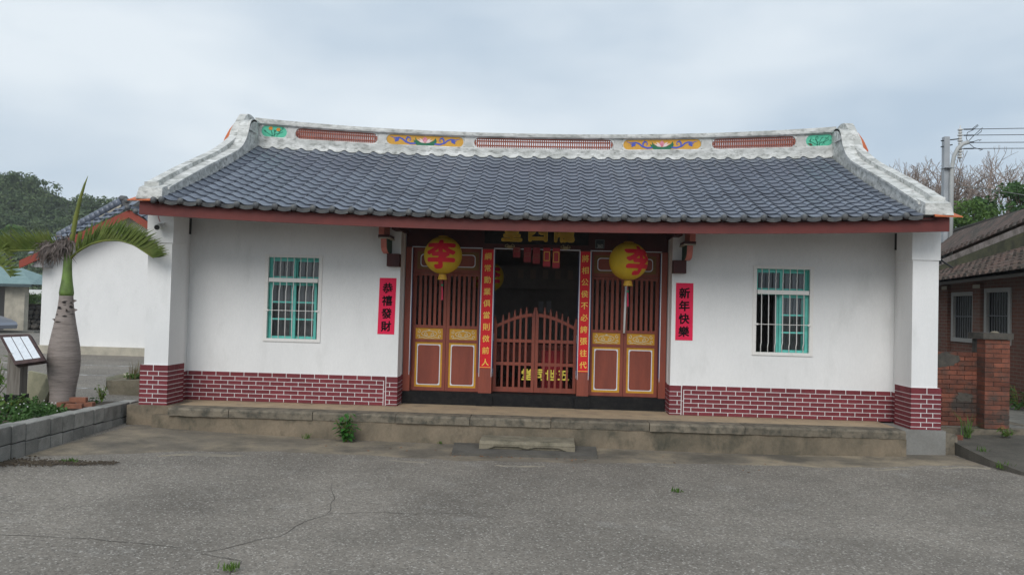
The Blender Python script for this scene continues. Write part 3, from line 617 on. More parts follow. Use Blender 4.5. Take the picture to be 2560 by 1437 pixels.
for r in range(ROWS):
    for i in range(NC):
        if XC[i] > 5.16: continue
        mt = tile_matrix(i, r)
        if r*NC+i < 299:
            o = ob('roof_tile', TM); o.matrix_basis = mt; par(o, roof)
        else: rest.add([mt @ v.co for v in TM.vertices], [tuple(p.vertices) for p in TM.polygons])
rm = rest.mesh('upper_roof_tiles', TILE); ns = len(US)-1; k = len(TM.polygons); rm.polygons.foreach_set('use_smooth', [(i % k) < ns for i in range(len(rest.f))])
ob('upper_roof_tiles', rm, roof, kind='stuff')
# eave tiles: hanging pan front and round boss
ev = MB(); n = 8; w = PITCH
pr = [(-0.5*w+0.035+(w-0.07)*i/n, -0.004-0.018*math.sin(math.pi*i/n)) for i in range(n+1)]
ev.add([(x+0.02, -0.012, z+0.018) for x, z in pr]+[(x+0.02, -0.016, z-0.030) for x, z in pr], [(n+1+i, n+2+i, i+1, i) for i in range(n)])
ev.add([(x+0.02, -0.012, z+0.018) for x, z in pr]+[(x+0.02, 0.05, z+0.016) for x, z in pr], [(i, i+1, n+2+i, n+1+i) for i in range(n)])
EVM = ev.mesh('eave_tile', TILECAP, True)
BOSS = MB().ball((-0.5*w+0.028, -0.012, 0.010), (0.044, 0.040, 0.046), 14, 9).mesh('eave_boss', TILECAP, True)
for i in range(NC):
    if XC[i] > 5.2: continue
    mt = tile_matrix(i, 0)
    o = ob('eave_tile', EVM); o.matrix_basis = mt; par(o, roof)
    o = ob('eave_boss', BOSS); o.matrix_basis = mt; par(o, roof)
# end boss in front of the left verge block
o = ob('eave_boss', BOSS); o.matrix_basis = Matrix.Translation((-5.10, -0.565, 2.845)); par(o, roof)
# rear slope as one sheet of rolls (never seen from the courtyard)
m = MB()
for i in range(81):
    x = -5.25+10.5*i/80
    for s_ in (0, 0.5, 1.0):
        p = S(x, s_); m.v.append((p.x, 6.0-p.y, p.z+(0.04 if i % 2 else 0)))
m.f = [(i*3+j, i*3+j+1, i*3+j+4, i*3+j+3) for i in range(80) for j in range(2)]; m.m = [0]*len(m.f)
ob('rear_roof_slope', m, roof, TILE)
# fascia boards
m = MB(); n = 30
for i in range(n+1):
    x = -5.445+10.89*i/n; zb = 2.548+0.118*(x/5.45)**2; zt_ = zb+0.185
    m.v += [(x, -0.485, zb), (x, -0.485, zt_), (x, -0.45, zt_), (x, -0.45, zb)]
m.f = [(4*i+k, 4*i+4+k, 4*i+4+(k+1) % 4, 4*i+(k+1) % 4) for i in range(n) for k in range(4)] + [(0,1,2,3), (4*n+3, 4*n+2, 4*n+1, 4*n)]; m.m = [0]*len(m.f)
ob('fascia', m, hall, FASCIA)
for s in (-1, 1):
    a = sorted((s*5.41, s*5.446))
    ob('side_fascia', MB().prism([(-0.449, 2.672), (-0.449, 2.845), (2.9, 4.22), (2.9, 4.05)], 'X', *a), hall, FASCIA)
    ob('soffit', MB().prism([(-0.445, 2.70), (-0.445, 2.72), (0.502, 3.10), (0.502, 3.08)], 'X', *sorted((s*5.0, s*5.409))), hall, M('white soffit', (0.55,0.55,0.55), r=0.9))

# verges: two stepped plaster copings sweeping up to the ridge
def cat(P, n=6):
    o = []
    for i in range(len(P)-1):
        p0, p1, p2, p3 = (Vector(P[max(i-1, 0)]), Vector(P[i]), Vector(P[i+1]), Vector(P[min(i+2, len(P)-1)]))
        for k in range(n):
            t = k/n; v = 0.5*((2*p1)+(p2-p0)*t+(2*p0-5*p1+4*p2-p3)*t*t+(3*p1-p0-3*p2+p3)*t**3); o.append((v.x, v.y))
    return o+[tuple(P[-1])]
def wob(P, a): return [(y+a*noise.noise(Vector((y*3, z*3, 1))), z+a*noise.noise(Vector((y*4, z*4, 5)))) for y, z in P]
lowp = [(-0.40, 3.06), (0.68, 3.525), (1.7, 3.935), (2.1, 4.12), (2.33, 4.33), (2.47, 4.58), (2.60, 4.70), (2.80, 4.74), (3.0, 4.74)]
upp = [(-0.43, 3.118), (0.4, 3.475), (1.6, 3.96), (2.12, 4.215), (2.45, 4.43), (2.62, 4.68), (2.80, 4.84), (2.94, 4.875), (3.0, 4.88)]
def full(P): return P+[(6.0-y, z) for y, z in reversed(P[:-1])]
base = [(6.5, 2.79), (3.0, 4.16), (-0.5, 2.79)]
for s in (-1, 1):
    v = ob('verge', MB().prism(wob(full(cat(lowp)), 0.006)+[(6.38, 2.84), (3.0, 4.16), (-0.38, 2.84)], 'X', *sorted((s*5.10, s*5.262))), hall, WEATHER)
    ob('verge_crest', MB().prism(wob(full(cat(upp)), 0.006)+[(6.42, 2.86), (3.0, 4.2), (-0.42, 2.86)], 'X', *sorted((s*5.263, s*5.40))), v, WEATHER)
    ob('verge_flank', MB().prism(wob(full(cat([(y, z-0.13) for y, z in upp])), 0.006)+[(6.42, 2.86), (3.0, 4.2), (-0.42, 2.86)], 'X', *sorted((s*5.401, s*5.47))), v, WEATHER)
    lp = cat(lowp); lip = lp+[(y-0.004, z-0.035) for y, z in reversed(lp)]
    ob('verge_moulding', MB().prism(lip, 'X', *sorted((s*5.075, s*5.099))), v, WEATHER)
    ob('verge_block', MB().add([(s*5.098,-0.56,2.872),(s*5.465,-0.56,2.872),(s*5.465,-0.30,2.872),(s*5.098,-0.30,2.872),(s*5.102,-0.545,3.028),(s*5.43,-0.545,3.03),(s*5.43,-0.28,3.13),(s*5.102,-0.28,3.125)],
        [(0,3,2,1),(4,5,6,7),(0,1,5,4),(1,2,6,5),(2,3,7,6),(3,0,4,7)]), v, WEATHER)
    ob('verge_stop', MB().box(*sorted((s*5.20, s*5.405)), -0.45, -0.30, 3.05, 3.122), v, WEATHER)
    ob('orange_tile', MB().add([(s*5.20,-0.60,2.842),(s*5.60,-0.52,2.850),(s*5.60,0.1,3.02),(s*5.30,0.1,3.06),(s*5.20,-0.60,2.866),(s*5.60,-0.52,2.862),(s*5.5,0.1,3.09),(s*5.30,0.1,3.09)], [(0,1,5,4),(4,5,6,7),(1,2,6,5),(0,3,2,1)]), v, ORANGE)
    # orange tile courses on the outer gable crest
    for k in range(7):
        z = 4.34+0.062*k; y0 = 2.66+0.04*k; xo = [5.615, 5.61, 5.60, 5.59, 5.575, 5.55, 5.525, 5.49]
        ob('gable_tile', MB().add([(s*5.471, y0, z), (s*xo[k], y0, z), (s*xo[k], 6-y0, z), (s*5.471, 6-y0, z), (s*5.471, y0+0.03, z+0.059), (s*xo[k+1], y0+0.03, z+0.059), (s*xo[k+1], 5.97-y0, z+0.059), (s*5.471, 5.97-y0, z+0.059)], [(0,3,2,1),(4,5,6,7),(0,1,5,4),(1,2,6,5),(2,3,7,6)]), v, ORANGE)
    ob('ridge_nose', MB().prism(wob(cat([(2.44, 4.50), (2.475, 4.62), (2.56, 4.705), (2.68, 4.735), (2.8, 4.70), (2.8, 4.5)]), 0.003), 'X', *sorted((s*5.075, s*5.099))), v, WEATHER)

# ridge: base band, panel zone, projecting cap
def fr_(x, c, a, p=2.2): return c+a*(min(abs(x), 5.25)/5.2)**p
rt = lambda x: fr_(x, 4.615, 0.215); cb = lambda x: fr_(x, 4.527, 0.185); pb = lambda x: fr_(x, 4.342, 0.155, 2.0); tb = lambda x: fr_(x, 4.10, 0.10, 2.0)
def sweep(x0, x1, prof, n=40):
    # prof(x) -> closed list of (y,z)
    b = MB(); k = len(prof(0))
    for i in range(n+1):
        x = x0+(x1-x0)*i/n; b.v += [(x, y, z) for y, z in prof(x)]
    b.f = [(i*k+j, (i+1)*k+j, (i+1)*k+(j+1) % k, i*k+(j+1) % k) for i in range(n) for j in range(k)]+[tuple(range(k-1, -1, -1)), tuple(range(n*k, n*k+k))]; b.m = [0]*len(b.f); return b
def jz(x): return 0.004*noise.noise(Vector((x*6, 2, 2)))
ridge = ob('ridge', sweep(-5.12, 5.12, lambda x: [(2.93, tb(x)), (2.93, pb(x)-0.012+jz(x)), (2.945, pb(x)+jz(x)), (3.055, pb(x)), (3.07, tb(x))], 80), hall, WEATHER)
ob('ridge_cap', sweep(-5.16, 5.16, lambda x: [(2.955, cb(x)), (2.915, cb(x)+0.02), (2.91, cb(x)+0.052+jz(x)), (2.925, cb(x)+0.056), (2.925, rt(x)-0.006+jz(x*1.7)), (2.94, rt(x)), (3.06, rt(x)), (3.09, cb(x)+0.02), (3.045, cb(x))], 80), ridge, WEATHER)
# scalloped mortar fillet over the top tile row
m = MB(); n = 400
for i in range(n+1):
    x = -5.1+10.2*i/n; u = ((x-XC[0]+PITCH*0.5)/PITCH) % 1.0; z = S(x, 1).z+tprof(u)+0.012
    m.v += [(x, 2.905, z), (x, 2.9299, max(z, tb(x))+0.06)]
m.f = [(2*i, 2*i+2, 2*i+3, 2*i+1) for i in range(n)]; m.m = [0]*n; ob('mortar_fillet', m, ridge, WEATHER)
def V(x, v): return pb(x)+(cb(x)-pb(x))*v
PAN = [(-5.055, -4.583, 'g'), (-4.426, -2.929, 'l'), (-2.768, -1.373, 'y'), (-1.185, 1.283, 'l'), (1.46, 2.833, 'y'), (3.022, 4.477, 'l'), (4.65, 5.121, 'g')]
def stadium(x0, x1, v0=0.04, v1=0.98, n=10):
    r = (x1-x0) and 0.085; P = []
    for cx, a0 in ((x1-r, -90), (x0+r, 90)):
        for i in range(n+1):
            a = R(a0+180*i/n); P.append((cx+r*math.cos(a), (v0+v1)/2+(v1-v0)/2*math.sin(a)))
    return P
def flat(name, pts, y, mat, parent):
    # a polygon in ridge coordinates (x, v), tessellated and mapped on to the curved ridge
    tris = tessellate_polygon([[Vector((p[0], p[1], 0)) for p in pts]])
    return ob(name, MB().add([(p[0], y, V(p[0], p[1])) for p in pts], [tuple(reversed(t)) for t in tris]), parent, mat)
def frame(x0, x1, y0, y1):
    P = stadium(x0, x1); n = len(P); b = MB(); Q = []
    for p in P:  # outer rectangle points opposite the hole
        cx = max(x0+0.085, min(x1-0.085, p[0])); dx = p[0]-cx; dv = p[1]-0.51
        s = min((0.10/abs(dx)) if abs(dx) > 1e-6 else 9, (0.52/abs(dv)) if abs(dv) > 1e-6 else 9); Q.append((cx+dx*s, 0.51+dv*s))
    b.add([(p[0], y0, V(p[0], p[1])) for p in P]+[(p[0], y0, V(p[0], p[1])) for p in Q]+[(p[0], y1, V(p[0], p[1])) for p in P]+[(p[0], y1, V(p[0], p[1])) for p in Q], [(i, i+n, (i+1) % n+n, (i+1) % n) for i in range(n)]+[(i, (i+1) % n, (i+1) % n+2*n, i+2*n) for i in range(n)]+[(i+2*n, (i+1) % n+2*n, (i+1) % n+3*n, i+3*n) for i in range(n)])
    return b
def zpost(x0, x1, y0=2.962, y1=3.04): return sweep(x0, x1, lambda x: [(y0, pb(x)-0.01), (y0, cb(x)+0.01), (y1, cb(x)+0.01), (y1, pb(x)-0.01)], 4)
ends = [-5.13]+[v for p in PAN for v in (p[0]-0.015, p[1]+0.015)]+[5.13]
for i in range(0, len(ends), 2): ob('ridge_post', zpost(ends[i], ends[i+1]), ridge, M('ridge post plaster %d' % i, (0.62,0.61,0.59), (0.45,0.45,0.42), r=0.9, sc_=5, c3=(0.22,0.22,0.19), sc3=9, lo3=0.6, hi3=0.8, amt3=0.7))
LY = 2.955
for k, (x0, x1, t) in enumerate(PAN):
    ob('panel_surround', frame(x0, x1, 2.961, 3.02), ridge, WEATHER)
    if t == 'l':
        b = MB(); n = round((x1-x0)/0.0385); n = n
        for i in range(n):
            x = x0+(x1-x0)*(i+0.5)/n; e = min(x-x0, x1-x)
            c = 0.46*(1-math.sqrt(max(0.0, 1-((0.085-min(e, 0.085))/0.085)**2)))
            w = 0.0105
            b.add([(x+d, y, V(x+d, v)) for y in (2.975, 3.02) for v in (0.05+c, 0.95-c) for d in (-w, w)], [(0,1,3,2),(4,6,7,5),(0,2,6,4),(1,5,7,3)])
            for v0, v1 in (((0.24, 0.33), (0.66, 0.75)) if e > 0.03 else ((0.42, 0.58),)):
                h = 0.0195; b.add([(x+d, y, V(x+d, v)) for y in (2.97, 3.018) for v in (v0, v1) for d in (-h, h)], [(0,1,3,2),(4,6,7,5),(2,3,7,6),(0,4,5,1)])
        for v0, v1, xx0, xx1 in ((0.04, 0.09, x0+0.06, x1-0.06), (0.92, 0.98, x0+0.06, x1-0.06)):
            b2 = sweep(xx0, xx1, lambda x: [(2.97, V(x, v0)), (2.97, V(x, v1)), (3.02, V(x, v1)), (3.02, V(x, v0))], 16); b.add(b2.v, b2.f)
        ob('lattice_screen', b, ridge, LATT, kind='stuff')
    else:
        bd = ob('painted_panel', MB(), hall, PANELY if t == 'y' else PANELG)
        P = stadium(x0+0.004, x1-0.004, 0.05, 0.97); tr = tessellate_polygon([[Vector((p[0], p[1], 0)) for p in P]])
        bd.data = MB().add([(p[0], 2.9700, V(p[0], p[1])) for p in P], [tuple(reversed(q)) for q in tr]).mesh('painted_panel', PANELY if t == 'y' else PANELG)
        cx = (x0+x1)/2; hw = (x1-x0)/2
        if t == 'y':
            u = lambda X, Y: (cx+(X-1210)/940*hw, (478-Y)/275)
            flat('lotus_leaf', [u(*p) for p in [(965,245),(1010,325),(1100,385),(1210,405),(1320,385),(1420,325),(1465,250),(1495,340),(1470,420),(1400,468),(1020,468),(950,410),(922,320),(975,345)]], 2.9680, LEAFP, bd)
            for q in ([(1010,305),(1110,335),(1205,400),(1110,388)], [(1410,305),(1310,335),(1215,400),(1310,388)]): flat('lotus_petal', [u(*p) for p in q], 2.9668, PINKW, bd)
            for q in ([(1070,275),(1140,300),(1190,390),(1110,345)], [(1350,275),(1280,300),(1230,390),(1310,345)]): flat('lotus_petal', [u(*p) for p in q], 2.9660, PINKW, bd)
            flat('lotus_petal', [u(*p) for p in [(1208,225),(1265,290),(1255,350),(1210,395),(1160,350),(1150,290)]], 2.9654, PINK, bd)
            for d in (-1, 1):
                lay = [0]
                def q(pts): lay[0] += 1; return [(lambda a: (a[0], 2.9676-0.0004*lay[0], V(*a)))(u(1210+d*(X-1210), Y)) for X, Y in pts]
                b = MB().strip(q([(1440,415),(1560,425),(1680,385),(1760,310),(1850,275),(1960,290),(2060,255)]), [0.03,0.034,0.03,0.03,0.022,0.016,0.006], (0,-1,0))
                b.strip(q([(1660,385),(1670,310),(1630,255),(1560,270)]), [0.02,0.03,0.04,0.01], (0,-1,0)); b.strip(q([(1600,340),(1570,350),(1550,310),(1590,290)]), 0.012, (0,-1,0))
                b.strip(q([(1850,275),(1890,330),(1940,390)]), [0.02,0.07,0.015], (0,-1,0)); b.strip(q([(1840,330),(1900,340),(1970,320)]), [0.008,0.03,0.006], (0,-1,0))
                ob('blue_scroll', b, bd, BLUEP)
        else:
            p3 = lambda pts: [(x0+a*(x1-x0), 2.9678, V(x0+a*(x1-x0), v)) for a, v in pts]
            b = MB()
            for pts, w in (([(0.42,0.05),(0.42,0.35),(0.36,0.7)], 0.012), ([(0.42,0.1),(0.55,0.3),(0.72,0.4),(0.85,0.55)], 0.009), ([(0.4,0.15),(0.25,0.35),(0.12,0.5)], 0.009), ([(0.5,0.05),(0.52,0.45),(0.6,0.75)], 0.009), ([(0.58,0.08),(0.75,0.6),(0.85,0.8)], 0.007)): b.strip(p3(pts), w, (0,-1,0))
            hr = random.Random(k)
            for i in range(26 if k else 14):
                a, v = hr.uniform(0.1, 0.88), hr.uniform(0.3, 0.85); dx, dv = hr.uniform(-0.09, 0.09), hr.uniform(-0.14, 0.06); b.strip(p3([(a, v), (a+dx*0.5, v+dv*0.5+0.02), (a+dx, v+dv)]), [0.004, 0.020 if not k else 0.011, 0.002], (0,-1,0))
            ob('painted_branches', b, bd, LEAFP2)
            if k == 0:
                for a, v in ((0.36, 0.78), (0.66, 0.72)): ob('painted_flower', MB().add([(x0+a*(x1-x0)+0.042*math.cos(R(j*30))*(0.8 if j % 2 else 1), 2.9672, V(x0+a*(x1-x0), v)+0.036*math.sin(R(j*30))*(0.8 if j % 2 else 1)) for j in range(12)], [tuple(range(12))]), bd, FLOWER)
            else: flat('painted_rock', [(x0+0.03, 0.3), (x0+0.09, 0.3), (x0+0.13, 0.1), (x0+0.08, 0.07)], 2.9672, M('painted brown', (0.12,0.07,0.05), r=0.8), bd)

# ------------------------------------------------------------------ things on the hall front
def paper(name, label, cat, mat, x0, x1, z0, z1, y, lean=0.0, th=0.0015):
    t = thing(name, label, cat, ((x0+x1)/2, y, z0))
    ob('sheet', MB().add([(x0-lean, y, z0), (x1-lean, y, z0), (x1, y, z1), (x0, y, z1), (x0-lean, y+th, z0), (x1-lean, y+th, z0), (x1, y+th, z1), (x0, y+th, z1)], [(0,1,2,3),(4,7,6,5),(0,4,5,1),(3,2,6,7),(0,3,7,4),(1,5,6,2)]), t, mat)
    return t
t = paper('paper_banner', 'crimson paper banner of four black characters, left of the doorway', 'banner', PAPERR, -2.345, -2.09, 1.068, 1.915, YW-0.006, 0.012)
for i, ch in enumerate('恭禧發財'): write(ch, t, INK, -2.219-0.003*i, YW-0.0068, 1.765-0.192*i, 0.148, 0.034)
t = paper('paper_banner', 'crimson paper banner of four black characters, right of the doorway', 'banner', PAPERR, 2.094, 2.35, 1.10, 1.948, YW-0.006, -0.004)
for i, ch in enumerate('新年快樂'): write(ch, t, INK, 2.222, YW-0.0068, 1.80-0.19*i, 0.150, 0.034)
t = paper('couplet_scroll', 'tall scarlet couplet strip with gold characters on the left door post', 'couplet', PAPERC, -0.829, -0.657, 0.575, 2.405, 1.124)
for i, ch in enumerate('綱常勳業俱當則傚前人'): write(ch, t, GOLDINK, -0.743, 1.1232, 2.30-0.1815*i, 0.106, 0.012)
ob('gold_rule', MB().box(-0.829, -0.657, 1.1225, 1.1235, 0.585, 0.592), t, GOLDINK)
t = paper('couplet_scroll', 'tall scarlet couplet strip with gold characters on the right door post', 'couplet', PAPERC, 0.686, 0.836, 0.555, 2.405, 1.124)
for i, ch in enumerate('將相公侯不必誇張往代'): write(ch, t, GOLDINK, 0.762, 1.1232, 2.30-0.1815*i, 0.106, 0.012)
ob('gold_rule', MB().box(0.686, 0.836, 1.1225, 1.1235, 0.567, 0.574), t, GOLDINK)
# name plaque over the door (its top is hidden by the eave)
t = thing('name_plaque', 'dark name board with large gold characters hanging over the doorway', 'sign', (0, 1.1, 2.5))
ob('board', MB().add([(-0.80,1.10,2.50),(0.80,1.10,2.50),(0.80,0.98,3.02),(-0.80,0.98,3.02),(-0.80,1.14,2.50),(0.80,1.14,2.50),(0.80,1.02,3.02),(-0.80,1.02,3.02)], [(0,1,2,3),(4,7,6,5),(0,4,5,1),(0,3,7,4),(1,5,6,2),(3,2,6,7)]), t, BLACKP)
for ch, x in zip('堂西隴', (-0.38, 0.02, 0.43)):
    o = write(ch, t, GOLDINK, x, 0, 0, 0.30, 0.045, shear=0)
    for v in o.data.vertices: zz = 2.70+v.co.z; v.co.y = 1.10-(zz-2.5)*0.12/0.52-0.004; v.co.z = zz
for x in (-0.41, 0.45):
    b = MB()
    for d in (-1, 1):
        for P in (spiral(x+d*0.055, 2.47, 0.035, 1.1, R(90), d), spiral(x+d*0.025, 2.455, 0.025, 1.0, R(-90), -d)): b.tube([(p[0], 1.115, p[1]) for p in P], 0.007, 5)
    b.ball((x, 1.115, 2.455), (0.045, 0.012, 0.028), 8, 5); ob('plaque_rest', b, t, M('aged gilt carving', (0.28,0.22,0.11), r=0.6))
for i, (x, l, gold) in enumerate(((-0.30, 0.16, 0), (-0.135, 0.23, 0), (0.005, 0.25, 0), (0.165, 0.29, 1), (0.31, 0.31, 1))):
    which = ['first red paper pennant from the left under the door lintel', 'second red paper pennant from the left under the door lintel', 'middle red paper pennant of five under the door lintel', 'gold-patterned red pennant hanging fourth from left under the lintel', 'rightmost gold-patterned red pennant under the door lintel'][i]
    q = thing('paper_pennant', which, 'pennant', (x, 1.12, 2.44-l), 'red paper pennants under the door lintel')
    w = 0.056; b = MB(); n = 6; zt_, zb = 2.45, 2.45-l
    b.add([(x-w, 1.118, zt_), (x+w, 1.118, zt_), (x+w, 1.10, zb+0.02), (x-w, 1.10, zb+0.02)], [(0,3,2,1)])
    for j in range(n): xx = x-w+2*w*j/n; b.add([(xx, 1.10, zb+0.02), (xx+2*w/n, 1.10, zb+0.02), (xx+w/n, 1.099, zb-0.012)], [(0,2,1)])
    ob('paper', b, q, M('red foil paper %d' % i, (0.42,0.03,0.045) if gold else (0.24,0.025,0.03), r=0.5))
    b = MB(); ringstrip(b, rrect(x-0.045, x+0.045, zb+0.09, zt_-0.06 if gold else zb+0.15, 0.012), 0.008, 1.0985); ob('pattern', b, q, GOLDINK if gold else M('dull gilt pattern %d' % i, (0.25,0.10,0.06), r=0.5))
t = thing('number_plate', 'small dark house number plate above the right door leaves', 'sign', (0.98, 1.148, 2.47))
ob('plate', MB().box(0.905, 1.05, 1.140, 1.1495, 2.46, 2.60), t, M('dark blue enamel', (0.03,0.04,0.045), r=0.5))
for i, ch in enumerate('360'): write(ch, t, M('pale enamel %d' % i, (0.35,0.36,0.34), r=0.6), 0.948+0.031*i, 1.139, 2.50, 0.055, 0.0, 'digit', shear=0)
b = MB(); ringstrip(b, rrect(0.91, 1.045, 2.465, 2.595, 0.005), 0.006, 1.1394); ob('plate_border', b, t, M('grey enamel', (0.2,0.2,0.2), r=0.6))

# paper lanterns with a red brush character wrapped on the globe
def lantern(label, c, rad, turn, group):
    cx, cy, cz = c; t = thing('paper_lantern', label, 'lantern', (cx, cy, cz-rad), group)
    n = 60; prof = []
    for i in range(n+1):
        a = -math.pi/2+math.pi*i/n; a = max(-1.32, min(1.32, a)); prof.append((rad*math.cos(a)*(1+(0.006 if i % 2 else -0.006)), rad*0.985*math.sin(a)))
    ob('globe', MB().lathe(prof, 40, c), t, LANTERN, True)
    b = bmesh.new(); gm, gx, gy, gw_, gh = glyph('李', 0.0)
    for n_, (dx, dz) in enumerate(((0, 0), (1, 0), (-1, 0), (0, 1), (0, -1), (.7, .7), (-.7, .7), (.7, -.7), (-.7, -.7))):
        vs_ = [b.verts.new(((v.co.x-gx+dx*0.042)*1.42/gh, n_, (v.co.y-gy+dz*0.042)*1.42/gh)) for v in gm.vertices]
        for p in gm.polygons: b.faces.new([vs_[i] for i in p.vertices])
    bmesh.ops.triangulate(b, faces=b.faces)
    for _ in range(3): bmesh.ops.subdivide_edges(b, edges=[e for e in b.edges if e.calc_length() > 0.10], cuts=1, use_grid_fill=False); bmesh.ops.triangulate(b, faces=b.faces)
    for v in b.verts:
        x, z = v.co.x*0.93, v.co.z*0.97; z = max(-0.97, min(0.97, z)); k = math.sqrt(max(0, 1-z*z)); lon = math.asin(max(-0.999, min(0.999, x/max(k, 0.05))))*1.02+turn
        rr = rad*(1.010+0.0007*v.co.y); v.co = (cx+rr*k*math.sin(lon), cy-rr*k*math.cos(lon), cz+rr*0.985*z)
    bmesh.ops.recalc_face_normals(b, faces=b.faces)
    me = bpy.data.meshes.new('brush_character'); b.to_mesh(me); b.free(); me.materials.append(LRED); ob('brush_character', me, t)
    zb = cz-rad*0.97
    ob('collar', MB().lathe([(0.05,-0.005),(0.058,-0.03),(0.07,-0.075),(0.074,-0.085),(0.06,-0.09)], 20, (cx, cy, zb), wob=lambda a, z: 1+0.06*math.sin(a*10) if z < -0.05 else 1), t, LGOLD, True)
    ob('top_ring', MB().lathe([(0.07, rad*0.955), (0.075, rad*1.0), (0.05, rad*1.02)], 16, c), t, LGOLD, True)
    ob('hanging_cord', MB().tube([(cx, cy, cz+rad), (cx, cy, 3.0+0.1*(cy))], 0.004, 5), t, CABLE)
    ob('cord', MB().tube([(cx, cy, zb-0.08), (cx, cy, zb-0.17)], 0.004, 5), t, PINKT)
    ob('bead', MB().ball((cx, cy, zb-0.17), 0.017, 10, 7), t, GREENBEAD, True)
    ob('tassel', MB().tube([(cx, cy, zb-0.185), (cx, cy, zb-0.21), (cx+0.004, cy, zb-0.27), (cx+0.006, cy, zb-0.39)], [0.006, 0.012, 0.011, 0.016], 8), t, PINKT)
    return t
lantern('round yellow lantern, red character facing front, before the left doors', (-1.374, 0.6, 2.268), 0.283, 0.0, 'yellow lanterns under the eave')
lantern('round yellow lantern, red character turned right, before the right doors', (1.367, 0.6, 2.243), 0.283, 0.62, 'yellow lanterns under the eave')
lantern('yellow lantern half hidden inside the dark hall behind the left post', (-0.83, 2.4, 2.03), 0.27, 0.12, 'lanterns inside the hall')
tag(ob('pipe', MB().tube([(1.385, 1.21, 1.17), (1.40, 1.21, 1.95)], 0.018, 10), None, WPLAST, True), 'slim white pipe standing against the right slatted doors', 'pipe')

# things inside the dark hall
t = thing('altar_table', 'dark red altar table inside the hall behind the gate', 'table', (0, 3.6, 0.1))
ob('table_top', MB().box(-1.0, 1.0, 3.3, 4.0, 0.80, 0.86), t, INFLOOR)
for x in (-0.95, 0.89):
    for y in (3.33, 3.91): ob('leg', MB().box(x, x+0.06, y, y+0.06, 0.1, 0.799), t, INFLOOR)
ob('apron', MB().box(-0.889, 0.889, 3.34, 3.36, 0.55, 0.799), t, INFLOOR)
t = thing('offering_box', 'small red box behind the right gate leaf', 'box', (0.27, 1.75, 0.1))
ob('box', MB().box(0.12, 0.47, 1.72, 1.9, 0.1, 0.84).box(0.135, 0.455, 1.715, 1.7199, 0.66, 0.82), t, M('red lacquer box', (0.38,0.02,0.03), r=0.4))
t = thing('interior_beam', 'dark beam with a row of small plaques inside the hall', 'beam', (0, 4.6, 2.0))
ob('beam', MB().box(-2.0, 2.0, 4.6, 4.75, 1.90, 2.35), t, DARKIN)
for i in range(7): ob('plaque', MB().box(-0.35+0.245*i-0.055, -0.35+0.245*i+0.055, 4.58, 4.599, 2.10, 2.28), t, M('faded plaque %d' % i, (0.42,0.34,0.30), r=0.8))
for i, (x, z) in enumerate(((0.06, 1.55), (0.22, 1.56), (0.98, 1.53))):
    q = tag(ob('wall_card', MB().box(x-0.05, x+0.05, 5.17, 5.19, z-0.11, z+0.11), None, M('faded wall card %d' % i, (0.5,0.5,0.52), r=0.8)), ['pale card on the dark rear wall, left of a pair', 'pale card on the dark rear wall, right of a pair', 'pale card alone on the rear wall at right'][i], 'card')

# security camera on the left pier
t = thing('security_camera', 'white security camera with dark lens on the left pier', 'camera', (-5.36, 0.0, 2.5))
ob('mount', MB().box(-5.405, -5.315, -0.02, 0.003, 2.52, 2.61), t, WPLAST)
ob('body', MB().tube([(-5.37, -0.02, 2.555), (-5.36, -0.10, 2.535), (-5.345, -0.17, 2.52)], [0.028, 0.040, 0.040], 12), t, WPLAST, True)
ob('hood', MB().add([(-5.40,-0.03,2.59),(-5.31,-0.03,2.585),(-5.295,-0.20,2.565),(-5.385,-0.20,2.57),(-5.40,-0.03,2.598),(-5.31,-0.03,2.593),(-5.295,-0.20,2.573),(-5.385,-0.20,2.578)], [(0,3,2,1),(4,5,6,7),(0,1,5,4),(1,2,6,5),(2,3,7,6),(3,0,4,7)]), t, WPLAST)
ob('lens', MB().tube([(-5.345, -0.170, 2.52), (-5.343, -0.178, 2.519)], 0.036, 12), t, BPLAST)
ob('cable', MB().tube([(-5.38, 0.0, 2.60), (-5.40, 0.001, 2.64), (-5.42, 0.0, 2.70)], 0.004, 5), t, PINKT)

# stone step and its slab
tag(ob('paving_slab', MB().add([(-1.03,-0.30,-0.42),(-0.975,-1.05,-0.42),(0.875,-0.99,-0.42),(0.90,-0.26,-0.42),(-1.03,-0.30,-0.338),(-0.975,-1.05,-0.342),(0.875,-0.99,-0.338),(0.90,-0.26,-0.335)], [(4,5,6,7),(0,1,5,4),(1,2,6,5),(2,3,7,6),(3,0,4,7)]), None, M('worn grey slab', (0.125,0.115,0.10), (0.09,0.083,0.073), r=0.93, sc_=4, c3=(0.07,0.066,0.056), sc3=7, amt3=0.7, bump=0.3)), 'thin grey slab lying flat under the carved stone step', 'slab')
t = thing('stone_step', 'mossy carved stone step in front of the doorway', 'step', (0, -0.55, -0.33))
ob('tread', MB().add([(-0.655,-0.72,-0.275),(0.60,-0.72,-0.272),(0.60,-0.26,-0.272),(-0.655,-0.26,-0.275),(-0.65,-0.70,-0.232),(0.592,-0.705,-0.230),(0.595,-0.26,-0.228),(-0.65,-0.26,-0.230)], [(0,3,2,1),(4,5,6,7),(0,1,5,4),(1,2,6,5),(2,3,7,6),(3,0,4,7)]), t, STONE)
ob('base', MB().box(-0.635, 0.58, -0.68, -0.26, -0.337, -0.276), t, STONE)
ob('carved_apron', MB().prism([(-0.655,-0.276),(-0.655,-0.337),(-0.56,-0.337),(-0.50,-0.322),(-0.45,-0.298),(-0.14,-0.298),(-0.09,-0.312),(-0.03,-0.322),(0.03,-0.312),(0.08,-0.298),(0.38,-0.298),(0.44,-0.318),(0.49,-0.337),(0.60,-0.337),(0.60,-0.276)], 'Y', -0.716, -0.681), t, STONE)

